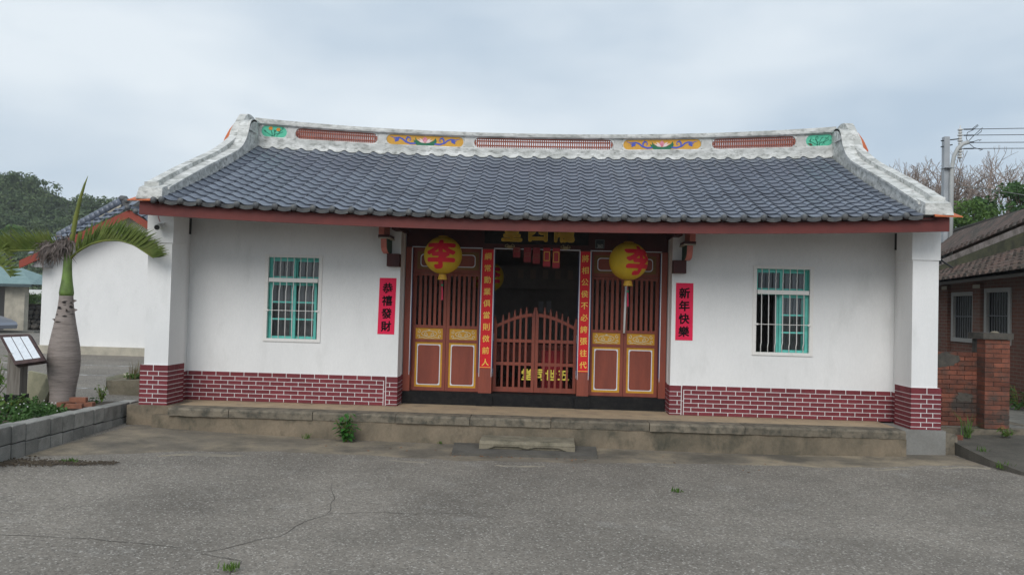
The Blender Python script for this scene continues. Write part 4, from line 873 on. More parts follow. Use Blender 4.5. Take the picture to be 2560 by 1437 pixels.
rg = random.Random(99); lt = MB()
for i in range(46):
    x, y = (rg.uniform(-1.0, 0.95), -1.05-abs(rg.gauss(0, 0.05))) if i < 26 else (rg.uniform(-4.5, 5), rg.uniform(-1.6, -0.35)); z = gz(x, y)+0.007; a_ = rg.uniform(0, 6.28); l_ = rg.uniform(0.012, 0.03); c_, s_ = math.cos(a_)*l_, math.sin(a_)*l_
    lt.add([(x-c_, y-s_, z), (x-s_*0.4, y+c_*0.4, z+0.008), (x+c_, y+s_, z+0.002), (x+s_*0.4, y-c_*0.4, z+0.004)], [(0,1,2,3)])
ob('fallen_leaves', lt, None, M('dry fallen leaf', (0.28,0.12,0.05), (0.16,0.085,0.045), r=0.9, sc_=9), kind='stuff')
# ------------------------------------------------------------------ plants
def leaves(mb, c, rad, n, size, rg, shell=0.55, up=0.25, mi=0):
    for _ in range(n):
        while True:
            d = Vector((rg.uniform(-1, 1), rg.uniform(-1, 1), rg.uniform(-1, 1)))
            if 0.05 < d.length <= 1: break
        d = d.normalized()*(shell+(1-shell)*rg.random()); p = Vector((c[0]+d.x*rad[0], c[1]+d.y*rad[1], c[2]+d.z*rad[2]))
        nrm = (d.normalized()+Vector((rg.gauss(0, .6), rg.gauss(0, .6), rg.gauss(0, .6)+up))).normalized()
        a = nrm.orthogonal().normalized(); b = nrm.cross(a); th = rg.uniform(0, 6.28); a, b = a*math.cos(th)+b*math.sin(th), b*math.cos(th)-a*math.sin(th); s = size*rg.uniform(0.6, 1.35)
        mb.add([p-a*s, p+b*s*0.5+nrm*s*0.15, p+a*s, p-b*s*0.5+nrm*s*0.15], [(0,1,2,3)], mi)
def blade(mb, p, h, lean, w, az, mi=0):
    d = Vector((math.cos(az), math.sin(az), 0)); sd = Vector((-d.y, d.x, 0)); p = Vector(p)
    q = [p, p+d*lean*0.35+Vector((0, 0, h*0.6)), p+d*lean+Vector((0, 0, h))]
    mb.add([q[0]-sd*w, q[0]+sd*w, q[1]+sd*w*0.8, q[1]-sd*w*0.8, q[2]], [(0,1,2,3),(3,2,4)], mi)
def weed(label, x, y, z, h, n, spread, seed, mat=LEAFA, w=0.006):
    rg = random.Random(seed); b = MB()
    for _ in range(n): blade(b, (x+rg.gauss(0, spread*0.4), y+rg.gauss(0, spread*0.3), z), h*rg.uniform(0.4, 1.1), h*rg.uniform(0.1, 0.9), w*rg.uniform(0.6, 1.3), rg.uniform(0, 6.28))
    return tag(ob('weed', b, None, mat), label, 'weed')
weed('small grass tuft in the asphalt crack at the bottom edge', -1.98, -5.66, -0.362, 0.055, 70, 0.075, 1, w=0.004)
weed('tiny grass tuft alone in the middle of the asphalt courtyard', 1.60, -2.72, -0.362, 0.05, 26, 0.06, 2)
weed('low weeds on the soil edge near the granite block wall', -5.0, -2.62, -0.30, 0.05, 60, 0.13, 3)
weed('tall grass clump on the ramp below the old brick wall', 6.06, 0.22, -0.12, 0.36, 24, 0.07, 4, w=0.008)
weed('grass tuft at the lower corner of the concrete ramp', 5.85, -1.05, -0.30, 0.09, 44, 0.12, 5)
weed('small weed growing out halfway up the ramp edge', 5.92, -0.45, -0.22, 0.10, 24, 0.08, 6)
weed('low weed at the foot of the platform left of the step', -1.22, -0.32, -0.36, 0.05, 16, 0.05, 8)
weed('small weed at the platform foot beside the leafy shrub', -3.05, -0.34, -0.345, 0.09, 22, 0.07, 9)
def broadleaf(name, label, base, h, spread, n, size, seed, mat=LEAFA, cat='plant'):
    rg = random.Random(seed); t = thing(name, label, cat, base); st = MB(); lf = MB(); B = Vector(base)
    for i in range(n):
        az = rg.uniform(0, 6.28); hh = h*rg.uniform(0.45, 1.0); tip = B+Vector((math.cos(az)*spread*rg.uniform(0.2, 1), math.sin(az)*spread*0.35*rg.uniform(0.2, 1)-0.03, hh)); mid = B*0.5+tip*0.5+Vector((0, 0, hh*0.1))
        st.tube([B, mid, tip], [0.006, 0.005, 0.003], 5)
        for k in range(5):
            p = B.lerp(tip, 0.25+0.18*k)+Vector((0, 0, hh*0.06)); a = rg.uniform(0, 6.28); d = Vector((math.cos(a), math.sin(a)*0.6-0.35, rg.uniform(-0.7, 0.15))).normalized(); s = size*rg.uniform(0.6, 1.2); sd = d.cross(Vector((0, 0, 1))).normalized(); up = sd.cross(d)
            lf.add([p, p+d*s*0.45+sd*s*0.34+up*s*0.06, p+d*s*1.05-up*s*0.12, p+d*s*0.45-sd*s*0.34+up*s*0.06, p+d*s*0.5-up*s*0.02], [(0,4,1),(1,4,2),(2,4,3),(3,4,0)])
    ob('stem', st, t, RACHIS); ob('leaves', lf, t, mat, kind='stuff'); return t
broadleaf('leafy_shrub', 'bright green leafy shrub growing at the foot of the platform', (-2.50, -0.36, -0.38), 0.40, 0.17, 18, 0.11, 11, M('broad green leaf', (0.055,0.17,0.03), (0.035,0.115,0.022), r=0.5, sc_=9, fine=0.2, transl=0.2))
broadleaf('leafy_weed', 'round leafy weed on the ledge before the old brick pillar', (6.62, 0.28, -0.10), 0.14, 0.17, 11, 0.05, 12)
broadleaf('leafy_weed', 'leafy weed beside the concrete column behind the brick pillar', (8.35, 3.0, -0.02), 0.5, 0.45, 14, 0.13, 13, LEAFB)

# ------------------------------------------------------------------ planting bed behind the granite block wall
def wx(y): return -5.60-0.075*(y+2.87)
bw = thing('block_wall', 'low retaining wall of grey granite blocks beside the planting bed', 'wall', (-5.7, -1.4, -0.3))
def wtop(y): return 0.085-0.028*(y+2.87)
ob('backing', MB().add([(wx(-4.0)-0.012,-4.0,-0.5),(wx(0.25)-0.012,0.25,-0.5),(wx(0.25)-0.20,0.25,-0.5),(wx(-4.0)-0.20,-4.0,-0.5),(wx(-4.0)-0.012,-4.0,wtop(-4.0)-0.012),(wx(0.25)-0.012,0.25,wtop(0.25)-0.012),(wx(0.25)-0.20,0.25,wtop(0.25)-0.012),(wx(-4.0)-0.20,-4.0,wtop(-4.0)-0.012)], [(4,5,6,7),(0,1,5,4),(1,2,6,5),(2,3,7,6),(3,0,4,7)]), bw, JOINT)
rg = random.Random(5); y = -4.0; bl = 0.262
while y < 0.2:
    for course in range(2):
        y0, y1 = y+0.007, y+bl-0.007; z1 = [wtop(y), wtop(y)-0.206][course]+rg.uniform(-.004, .004); z0 = z1-0.192 if course == 0 else -0.5; dx = rg.uniform(-0.004, 0.008)
        f = [(wx(y0)+dx, y0), (wx(y1)+dx+rg.uniform(-.004, .004), y1), (wx(y1)-0.20, y1), (wx(y0)-0.20, y0)]; e = 0.008; cxm = sum(p[0] for p in f)/4; cym = sum(p[1] for p in f)/4
        b = MB(); b.add([(p[0], p[1], z0+0.004) for p in f]+[(p[0], p[1], z1-e) for p in f]+[(p[0]+(cxm-p[0])*0.06, p[1]+(cym-p[1])*0.06, z1) for p in f], [(0,1,5,4),(1,2,6,5),(2,3,7,6),(3,0,4,7),(4,5,9,8),(5,6,10,9),(6,7,11,10),(7,4,8,11),(8,9,10,11)])
        ob('block', b, bw, GRANITE)
    y += bl
x = wx(-4.0)-0.21; zt_ = wtop(-4.0)
while x > -8.9:
    for course in range(2):
        z1 = [zt_, zt_-0.206][course]+rg.uniform(-.004, .004); z0 = z1-0.192 if course == 0 else -0.5; dy = rg.uniform(-0.006, 0.004); e = 0.008
        ob('block', MB().add([(x-bl+0.007,-3.99+dy,z0),(x-0.007,-3.99+dy,z0),(x-0.007,-3.8,z0),(x-bl+0.007,-3.8,z0),(x-bl+0.007,-3.99+dy,z1-e),(x-0.007,-3.99+dy,z1-e),(x-0.007,-3.8,z1-e),(x-bl+0.007,-3.8,z1-e),(x-bl+0.015,-3.98+dy,z1),(x-0.015,-3.98+dy,z1),(x-0.015,-3.81,z1),(x-bl+0.015,-3.81,z1)], [(0,1,5,4),(1,2,6,5),(2,3,7,6),(3,0,4,7),(4,5,9,8),(5,6,10,9),(6,7,11,10),(7,4,8,11),(8,9,10,11)]), bw, GRANITE)
    x -= bl
ob('backing', MB().box(-8.9, wx(-4.0)-0.215, -3.975, -3.82, -0.5, zt_-0.012), bw, JOINT)
bed = MB(); n = 14
for i in range(n+1):
    y = -4.0+4.6*i/n
    for k in range(9):
        x = wx(y)-0.19-min(k, 7)*0.46-(0.05 if k == 8 else 0); bed.v.append((x, y, wtop(y)-0.03+0.03*noise.noise(Vector((x*2, y*2, 0)))-0.012*k))
bed.v = [(x, y, z if (i % 9) < 8 else -0.5) for i, (x, y, z) in enumerate(bed.v)]
bed.f = [(i*9+k, (i+1)*9+k, (i+1)*9+k+1, i*9+k+1) for i in range(n) for k in range(8)]; bed.m = [0]*len(bed.f)
ob('planting_bed', bed, None, SOIL, True, kind='structure')
# ground cover with small white flowers
rg = random.Random(21); gc = MB(); fl = MB()
for i in range(300):
    y = rg.uniform(-3.4, 0.3); x = wx(y)-0.23-abs(rg.gauss(0, 1.0)); d = math.hypot(x+6.6, y+0.25)
    if d < 0.30 or (x > -6.35 and y > -1.0): continue
    h = rg.uniform(0.05, 0.19)*(0.6 if y > -0.5 else 1.0)*(1.35 if x < -6.5 and y < -0.6 else 0.8)
    z = wtop(y)-0.05
    leaves(gc, (x, y, z+h*0.55), (0.07, 0.07, h*0.6), 22, 0.028, rg, 0.3)
    if rg.random() < 0.28: fl.ball((x+rg.uniform(-.04, .04), y+rg.uniform(-.04, .04), z+h*1.2), (0.009, 0.009, 0.006), 6, 4)
gco = ob('ground_cover', gc, None, M('ground cover leaves', (0.060,0.13,0.028), (0.033,0.085,0.02), r=0.6, sc_=6, fine=0.3, fsc=30, transl=0.2), kind='stuff'); ob('flowers', fl, gco, FLOWERW, kind='stuff')
broadleaf('leafy_shrub', 'leafy shrub at the left edge beside the information board', (-7.35, -0.55, 0.05), 0.62, 0.36, 18, 0.10, 31, LEAFA)
broadleaf('leafy_weed', 'leafy weed in front of the information board post', (-6.62, -1.25, 0.02), 0.24, 0.22, 12, 0.09, 32, LEAFA)
broadleaf('leafy_weed', 'green weed to the right of the bottle palm trunk', (-6.20, 0.10, 0.0), 0.26, 0.10, 14, 0.05, 33, LEAFA)

# bottle palm
pt = thing('bottle_palm', 'bottle palm with swollen grey trunk in the planting bed', 'palm tree', (-6.60, -0.2, 0.0))
PC = (-6.60, -0.2, 0.0)
prof = [(0.185,-0.03),(0.165,0.04),(0.16,0.12),(0.172,0.25),(0.196,0.40),(0.211,0.55),(0.212,0.66),(0.196,0.82),(0.170,0.97),(0.142,1.12),(0.119,1.26),(0.102,1.37),(0.094,1.46),(0.09,1.52)]
pf = []
for i in range(len(prof)-1):
    for k in range(10):
        t = k/10; r0, z0 = prof[i]; r1, z1 = prof[i+1]; pf.append((r0+(r1-r0)*t+(0.0026 if k % 2 else -0.0026), z0+(z1-z0)*t))
pf.append(prof[-1])
ob('trunk', MB().lathe(pf, 28, PC, wob=lambda a, z: 1+0.015*math.sin(3*a+z*2)), pt, PTRUNK, True)
ob('crownshaft', MB().lathe([(0.09,1.52),(0.096,1.56),(0.089,1.62),(0.074,1.72),(0.062,1.84),(0.057,1.96),(0.054,2.06),(0.05,2.14)], 20, PC), pt, SHAFT, True)
rg = random.Random(3)
sc_m = MB()
for i in range(7):
    a = rg.uniform(0, 6.28); z = rg.uniform(1.15, 1.5); r = 0.095 if z > 1.4 else 0.12; p = Vector((PC[0]+math.cos(a)*r, PC[1]+math.sin(a)*r, z)); d = Vector((math.cos(a), math.sin(a), 0.4)); sc_m.add([p-Vector((0, 0, .02)), p+d*0.05, p+Vector((0, 0, .03)), p+d*0.02+Vector((0.03, 0, 0))], [(0,1,2),(0,3,1),(1,3,2)])
ob('leaf_scar', sc_m, pt, DEADF)
sd_ = MB()
def prad(z):
    for (r0, z0), (r1, z1) in zip(prof, prof[1:]):
        if z0 <= z <= z1: return r0+(r1-r0)*(z-z0)/(z1-z0)
    return 0.09
for i in range(15):
    z = rg.uniform(1.10, 1.48); a0 = rg.uniform(-2.6, -0.5); da = rg.uniform(0.25, 0.75); h = rg.uniform(0.008, 0.028); r = prad(z)+0.0045; n = 6; P = []
    for k in range(n+1):
        a = a0+da*k/n; hh = h*math.sin(math.pi*(k+0.15)/(n+0.3)); P += [(PC[0]+r*math.cos(a), PC[1]+r*math.sin(a), z-hh*0.4), (PC[0]+r*math.cos(a), PC[1]+r*math.sin(a), z+hh*0.6)]
    sd_.add(P, [(2*k, 2*k+2, 2*k+3, 2*k+1) for k in range(n)])
ob('dark_scar', sd_, pt, M('dark torn scar', (0.035,0.03,0.028), r=0.95))
def frond(parent, path, nl, length, dirs, mat=PALMG, seed=0, wl_=0.0135, droop=0.0, name='frond'):
    rg = random.Random(seed); P = [Vector((p[0], 0, p[2])) for p in path]
    fine_ = []
    for i in range(len(path)-1):
        for k in range(10): fine_.append(Vector(path[i]).lerp(Vector(path[i+1]), k/10))
    fine_.append(Vector(path[-1]))
    # smooth the path
    for _ in range(6): fine_ = [fine_[0]]+[(fine_[i-1]+fine_[i]*2+fine_[i+1])/4 for i in range(1, len(fine_)-1)]+[fine_[-1]]
    n = len(fine_); o = ob(name, MB().tube(fine_, [0.017*(1-0.8*i/n)+0.002 for i in range(n)], 7), parent, RACHIS if mat is PALMG else mat, True)
    lf = MB()
    for i in range(nl):
        t = 0.10+0.9*i/nl; k = min(n-2, int(t*(n-1))); p = fine_[k].lerp(fine_[k+1], t*(n-1)-k); tg = (fine_[k+1]-fine_[k]).normalized()
        L = length*(0.55+0.45*math.sin(math.pi*min(1, t*0.9+0.12)))*rg.uniform(0.85, 1.12)
        for dv in dirs:
            d = (Vector(dv)+tg*(0.45+0.75*t)+Vector((rg.gauss(0, .08), rg.gauss(0, .10), rg.gauss(0, .08)))).normalized(); s = d.cross(Vector((0.3, 1, 0.2))).normalized(); w = wl_*rg.uniform(0.75, 1.2); bend = Vector((0, 0, -1))*L*droop*rg.uniform(0.3, 1.2)
            q0, q1, q2 = p, p+d*L*0.45+bend*0.2, p+d*L+bend
            lf.add([q0-s*w*0.4, q0+s*w*0.4, q1+s*w, q1-s*w, q2], [(0,1,2,3),(3,2,4)])
    ob('leaflets', lf, o, mat, kind='stuff'); return o
frond(pt, [(-6.58,-0.2,2.03),(-6.45,-0.22,2.15),(-6.25,-0.25,2.255),(-6.05,-0.26,2.31),(-5.82,-0.27,2.315),(-5.62,-0.27,2.26),(-5.44,-0.27,2.15),(-5.33,-0.27,2.08)], 100, 0.40, [(-0.05,-0.28,1.0),(0.1,0.38,0.9)], seed=1)
frond(pt, [(-6.60,-0.2,2.08),(-6.8,-0.22,2.14),(-7.0,-0.25,2.15),(-7.25,-0.28,2.14),(-7.55,-0.30,2.12),(-7.85,-0.30,2.05)], 74, 0.44, [(0.05,-0.25,0.9),(-0.05,0.35,0.75)], seed=2, droop=0.06)
ob('spear_leaf', MB().tube([(-6.57,-0.2,2.10),(-6.545,-0.2,2.35),(-6.51,-0.2,2.62),(-6.46,-0.2,2.88),(-6.40,-0.2,3.10),(-6.355,-0.2,3.225)], [0.030,0.034,0.033,0.026,0.014,0.002], 8), pt, RACHIS, True)
b = MB(); rg = random.Random(9)
for i in range(420):
    t = rg.random(); p = Vector((-6.56-0.34*t+rg.gauss(0, .04), -0.26+rg.gauss(0, .05), 2.27-0.10*t+rg.gauss(0, .05))); d = Vector((rg.gauss(-0.35, .5), rg.gauss(-0.2, .4), rg.gauss(-0.9, .5))).normalized(); L = rg.uniform(0.08, 0.27); s = d.orthogonal().normalized()*0.007; m_ = p+d*L*0.5+Vector((rg.gauss(0, .02), 0, 0.02)); b.add([p-s, p+s, m_+s, m_-s, p+d*L+Vector((rg.gauss(0, .03), 0, -0.02))], [(0,1,2,3),(3,2,4)])
ob('dead_frond', b, pt, DEADF)
b = MB()
for i in range(5): b.strip([(-6.62-0.05*i, -0.33, 2.24), (-6.78-0.02*i, -0.35, 2.12), (-6.90+0.01*i, -0.35, 1.98-0.03*i)], [0.02, 0.035, 0.004], (0.2, -1, 0))
ob('dead_sheath', b, pt, DEADF)
# neighbouring palm whose fronds reach in from the left
p2 = thing('bottle_palm', 'palm whose green fronds reach in at the left edge', 'palm tree', (-8.1, -0.4, 0.0))
ob('trunk', MB().lathe([(0.2,-0.1),(0.23,0.4),(0.22,0.8),(0.1,1.4),(0.07,1.7),(0.06,1.95)], 16, (-8.1, -0.4, 0)), p2, PTRUNK, True)
frond(p2, [(-8.1,-0.4,1.9),(-7.85,-0.4,2.02),(-7.6,-0.4,2.0),(-7.4,-0.4,1.9),(-7.28,-0.4,1.76)], 30, 0.26, [(-0.1,-0.25,1.0),(0.1,0.35,0.9)], seed=4)
frond(p2, [(-8.1,-0.35,1.95),(-7.8,-0.3,2.15),(-7.55,-0.3,2.18),(-7.38,-0.3,2.05)], 20, 0.24, [(-0.1,-0.25,0.8),(0.1,0.35,0.6)], seed=5)

# information board
ib = thing('information_board', 'slanted information board on a thick weathered wooden post', 'sign', (-7.05, -0.55, 0))
ob('post', MB().box(-7.125, -6.945, -0.62, -0.46, 0.02, 0.72), ib, WOODP)
ob('post_sleeve', MB().box(-7.145, -6.925, -0.64, -0.44, 0.0, 0.16), ib, BPLAST)
A0, B0, C0, D0 = Vector((-7.37,-0.42,0.935)), Vector((-6.955,-0.46,0.962)), Vector((-6.575,-0.72,0.665)), Vector((-6.965,-0.70,0.605))
nb = (B0-A0).cross(D0-A0).normalized()*-1
if nb.z < 0: nb = -nb
def quad3(u0, u1, v0, v1, h): return [(A0.lerp(B0, u).lerp(D0.lerp(C0, u), v)+nb*h) for u, v in ((u0, v0), (u1, v0), (u1, v1), (u0, v1))]
def slab3(u0, u1, v0, v1, h0, h1): return MB().add(quad3(u0, u1, v0, v1, h0)+quad3(u0, u1, v0, v1, h1), [(0,3,2,1),(4,5,6,7),(0,1,5,4),(1,2,6,5),(2,3,7,6),(3,0,4,7)])
ob('tray', slab3(-0.06, 1.06, -0.06, 1.08, -0.07, 0.0), ib, WOODD)
for u0, u1 in ((0.05, 0.34), (0.37, 0.66), (0.69, 0.96)): ob('panel_sheet', slab3(u0, u1, 0.05, 0.95, 0.001, 0.006), ib, LABELP)
ob('support_arm', MB().tube([(-7.05,-0.54,0.60), (-7.20,-0.48,0.80)], 0.05, 4), ib, WOODP)
# loose bricks, slab pieces, brick edging, trough
for i, (x, y, z, rz, lb) in enumerate(((-6.17,-0.62,0.035,0.25,'loose red brick resting on the granite wall, front one of four'), (-6.12,-0.43,0.035,0.1,'loose red brick resting on the granite wall, under the top brick'), (-6.22,-0.44,0.098,0.2,'loose red brick lying on top of the others by the palm'), (-6.36,-0.50,0.04,1.2,'loose red brick half buried against the palm trunk'))):
    o = ob('loose_brick', MB().box(-0.105, 0.105, -0.05, 0.05, -0.03, 0.03), None, NEWBRICK); o.location = (x, y, z); o.rotation_euler = (0, 0, rz); tag(o, lb, 'brick', 'loose bricks beside the palm')
tag(ob('concrete_slab', MB().add([(-7.42,0.25,-0.05),(-6.98,0.12,-0.05),(-6.98,0.20,-0.05),(-7.42,0.33,-0.05),(-7.44,0.30,0.40),(-7.0,0.17,0.345),(-7.0,0.24,0.345),(-7.44,0.37,0.40)], [(0,1,5,4),(1,2,6,5),(2,3,7,6),(3,0,4,7),(4,5,6,7)]), None, PALEG), 'pale moulded concrete slab standing on edge behind the board post', 'slab')
tag(ob('concrete_slab', MB().add([(-7.13,-0.02,-0.05),(-6.98,-0.06,-0.05),(-6.98,0.03,-0.05),(-7.13,0.07,-0.05),(-6.99,0.02,0.33),(-6.86,-0.02,0.27),(-6.86,0.06,0.27),(-6.99,0.10,0.33)], [(0,1,5,4),(1,2,6,5),(2,3,7,6),(3,0,4,7),(4,5,6,7)]), None, PALEG), 'broken concrete slab leaning towards the palm trunk', 'slab')
bk = thing('brick_edging', 'row of old red bricks edging the yard beside the left pier', 'kerb', (-6.2, 0.55, -0.1))
for i in range(5):
    x = -6.70+0.21*i; o = ob('brick', MB().box(x, x+0.2, 0.50+0.012*(i % 2), 0.60, -0.17, -0.055-0.008*(i % 3)), bk, OLDBRICK)
tr = thing('stone_trough', 'mossy stone planter trough with dry weeds beside the left pier', 'planter', (-6.55, 1.75, -0.07))
ob('trough_body', MB().add([(-6.93,1.60,-0.07),(-6.30,1.55,-0.07),(-6.30,2.0,-0.07),(-6.93,2.0,-0.07),(-6.97,1.58,0.15),(-6.28,1.53,0.19),(-6.28,2.04,0.19),(-6.97,2.04,0.17)], [(0,1,5,4),(1,2,6,5),(2,3,7,6),(3,0,4,7),(4,5,6,7)]), tr, STONE)
ob('board', MB().add([(-6.99,1.60,0.0),(-6.94,2.06,0.0),(-6.94,2.06,0.23),(-6.99,1.60,0.205),(-6.96,2.07,0.235),(-6.28,2.07,0.21),(-6.28,2.07,0.0),(-6.96,2.07,0.0)], [(0,1,2,3),(4,5,6,7)]), tr, M('cream board', (0.62,0.60,0.48), r=0.8))
b = MB(); rg = random.Random(41)
for i in range(70): blade(b, (rg.uniform(-6.75, -6.35), rg.uniform(1.7, 1.95), 0.14), rg.uniform(0.1, 0.38), rg.uniform(0.02, 0.12), 0.006, rg.uniform(0, 6.28))
ob('dry_weeds', b, tr, DRYG, kind='stuff')
b = MB()
for i in range(30): leaves(b, (rg.uniform(-6.75, -6.4), 1.8, 0.22), (0.08, 0.06, 0.05), 5, 0.03, rg, 0.2)
ob('weed_leaves', b, tr, LEAFA, kind='stuff')

# ------------------------------------------------------------------ side hall on the left
sh = thing('side_hall', 'white gabled side hall with red bargeboards behind the palm', 'building', (-11, 11, -0.1))
ob('wall', MB().prism([(-13.78,-0.3),(-8.3,-0.3),(-8.3,2.5),(-11.3,3.78),(-13.78,2.62)], 'Y', 10.3, 16.5), sh, PLASTER)
ob('wall_base', MB().box(-13.86, -8.3, 10.12, 10.299, -0.3, 0.15), sh, CREAM)
AX, AZ = -11.13, 3.86; SLP = 0.482
def sz(x): return AZ-SLP*abs(x-AX)*(1 if x < AX else 1.25)
def board(x0, x1, y, dz0, dz1, th): return MB().add([(x0, y, sz(x0)+dz0), (x1, y, sz(x1)+dz0), (x1, y, sz(x1)+dz1), (x0, y, sz(x0)+dz1), (x0, y+th, sz(x0)+dz0), (x1, y+th, sz(x1)+dz0), (x1, y+th, sz(x1)+dz1), (x0, y+th, sz(x0)+dz1)], [(0,1,2,3),(4,7,6,5),(3,2,6,7),(0,4,5,1),(0,3,7,4),(1,5,6,2)])
SFAS = M('brick red bargeboard', (0.27,0.055,0.035), (0.23,0.048,0.03), r=0.6, sc_=2)
ob('bargeboard', board(-14.12, AX, 9.8, -0.19, 0.02, 0.05), sh, SFAS); ob('bargeboard', board(AX, -9.2, 9.8, -0.19, 0.02, 0.05), sh, SFAS)
r2 = ob('roof', MB().add([(-14.12,9.85,sz(-14.12)),(AX,9.85,AZ),(AX,17,AZ+0.02),(-14.12,17,sz(-14.12)),(-8.6,9.85,sz(-8.6)),(-8.6,17,sz(-8.6))], [(0,1,2,3),(1,4,5,2)]), sh, M('dark side roof deck', (0.05,0.05,0.055), r=0.8))
ob('eave_beam', MB().box(-13.77, -13.5, 9.9, 10.29, 2.28, 2.5).box(-14.1, -13.79, 10.3, 16, 2.3, 2.36), sh, M('grey eave soffit', (0.3,0.3,0.3), r=0.9))
# front skirt of tiles between bargeboard and verge ridge
STM = tile_mesh(0.026, 0.36)
for i in range(14):
    x = -13.75+0.262*i
    for r in range(3):
        if x > AX+0.2 or (r == 2 and x > AX-0.3): continue
        o = ob('roof_tile', STM); o.location = (x, 9.78+0.20*r, sz(x)+0.03+0.125*r); o.rotation_euler = (R(30), -math.atan(SLP), 0); par(o, r2)
for i in range(6):
    x = AX+0.25+0.262*i
    o = ob('roof_tile', STM); o.location = (x, 9.78, sz(x)+0.04); o.rotation_euler = (R(30), math.atan(SLP*1.25), 0); par(o, r2)
for x, z in ((AX-0.02, AZ+0.07), (AX+0.2, AZ-0.02), (AX-0.05, AZ+0.26)): o = ob('eave_boss', MB().ball((x, 9.76, z), 0.075, 12, 8), r2, TILECAP, True)
# round verge tiles stepping up the slope
bx0, bz0, bx1, bz1 = -13.42, 3.18, -11.72, 4.16
for i in range(13):
    t0, t1 = i/13, (i+1.08)/13; p0 = (bx0+(bx1-bx0)*t0, 10.42, bz0+(bz1-bz0)*t0); p1 = (bx0+(bx1-bx0)*t1, 10.42, bz0+(bz1-bz0)*t1)
    ob('barrel_tile', MB().tube([p0, p1], [0.125, 0.108], 12), r2, TILE, True)
ob('verge_mortar', MB().add([(-13.4,10.34,3.02),(-11.65,10.34,4.02),(-11.65,10.34,4.08),(-13.4,10.34,3.09),(-13.4,10.5,3.02),(-11.65,10.5,4.02),(-11.65,10.5,4.08),(-13.4,10.5,3.09)], [(0,1,2,3),(3,2,6,7),(4,7,6,5)]), r2, CREAM)
ob('upper_slope', MB().add([(-11.75,10.45,4.05),(-9.2,10.45,4.05),(-9.2,9.9,3.5),(-10.9,9.95,3.86)], [(0,1,2,3)]), r2, TILE)
for k in range(4): ob('ridge_course', MB().box(-11.72+0.01*k, -9.0, 10.42+0.01*k, 10.62-0.01*k, 4.06+0.045*k, 4.10+0.045*k), r2, TILECAP)
ob('ridge_ornament', MB().tube([(-11.82,10.52,4.22),(-11.74,10.52,4.26),(-11.6,10.52,4.26)], [0.07,0.10,0.08], 10), r2, TILECAP, True)

# pavilion, car, boulder wall and rail farther back
pv = thing('pavilion', 'small open shelter with pale teal roof at the far left', 'shelter', (-29.5, 31, -0.4))
ob('roof', MB().add([(-33,29.4,2.05),(-26.75,29.4,2.08),(-26.75,34,2.08),(-33,34,2.05),(-31.5,31,3.15),(-28.6,31.2,3.0),(-27.5,31.4,2.62)], [(0,1,6,5,4),(1,2,6),(2,3,4,5,6),(3,0,4),(0,3,2,1)]), pv, TEALR)
ob('eave_edge', MB().box(-33, -26.74, 29.35, 29.43, 1.93, 2.06), pv, M('dark teal eave', (0.06,0.085,0.09), r=0.7))
for x0, x1 in ((-28.58, -27.5), (-32.5, -31.6)): ob('wall', MB().box(x0, x1, 30.0, 30.35, -0.5, 2.0), pv, CREAM)
ob('rear_wall', MB().box(-32.5, -30.2, 33.0, 33.3, -0.5, 2.0), pv, M('grey shelter wall', (0.28,0.26,0.25), r=0.9))
tag(ob('kerb', MB().box(-34, -26, 28.6, 29.3, -0.6, -0.34), None, OLDCONC), 'pale kerb of the far yard in front of the shelter', 'kerb')
cr_ = thing('parked_car', 'silver grey car parked before the shelter at the far left', 'car', (-28, 27, -0.42))
CY0, CY1 = 26.4, 28.0
CARDX = -0.55
body = [(-30.2,-0.2),(-29.98,-0.2),(-29.95,0.05),(-29.75,0.15),(-29.5,0.05),(-29.45,-0.2),(-26.85,-0.2),(-26.80,-0.02),(-26.70,0.10),(-26.50,0.16),(-26.28,0.12),(-26.17,0.0),(-26.12,-0.16),(-25.94,-0.18),(-25.90,0.0),(-25.97,0.14),(-26.25,0.27),(-26.75,0.42),(-27.15,0.50),(-27.8,0.92),(-29.0,0.95),(-29.7,0.58),(-30.2,0.5),(-30.28,0.2)]
ob('body', MB().prism([(x+CARDX, z) for x, z in body], 'Y', CY0, CY1), cr_, CARP)
ob('window', MB().prism([(x+CARDX, z) for x, z in [(-27.3,0.52),(-27.83,0.86),(-28.95,0.88),(-29.45,0.56)]], 'Y', CY0-0.006, CY0-0.001), cr_, BPLAST)
for x in (-26.48+CARDX, -29.72+CARDX):
    w_ = ob('wheel', MB().tube([(x, CY0+0.01, -0.22), (x, CY0+0.2, -0.22)], 0.29, 20), cr_, TYRE, True)
    ob('rim', MB().tube([(x, CY0-0.004, -0.22), (x, CY0+0.02, -0.22)], 0.17, 14).box(x-0.16, x+0.16, CY0-0.012, CY0, -0.24, -0.2).box(x-0.02, x+0.02, CY0-0.0125, CY0, -0.38, -0.06), w_, RIM)
ob('headlight', MB().add([(x+CARDX, CY0-0.01, z) for x, z in ((-26.0,0.08),(-26.18,0.14),(-26.16,0.2),(-25.99,0.14))], [(0,1,2,3)]), cr_, WPLAST)
bo = thing('boulder_wall', 'bank of round river boulders between the shelter and the side hall', 'wall', (-29, 33, -0.4))
rg = random.Random(17); IC = MB().ball((0,0,0), 1.0, 10, 7).mesh('boulder', BOULD, True)
ob('bank', MB().add([(-33,33.2,-0.6),(-25,33.2,-0.6),(-25,34.2,1.0),(-33,34.2,1.0)], [(0,1,2,3)]), bo, SOIL)
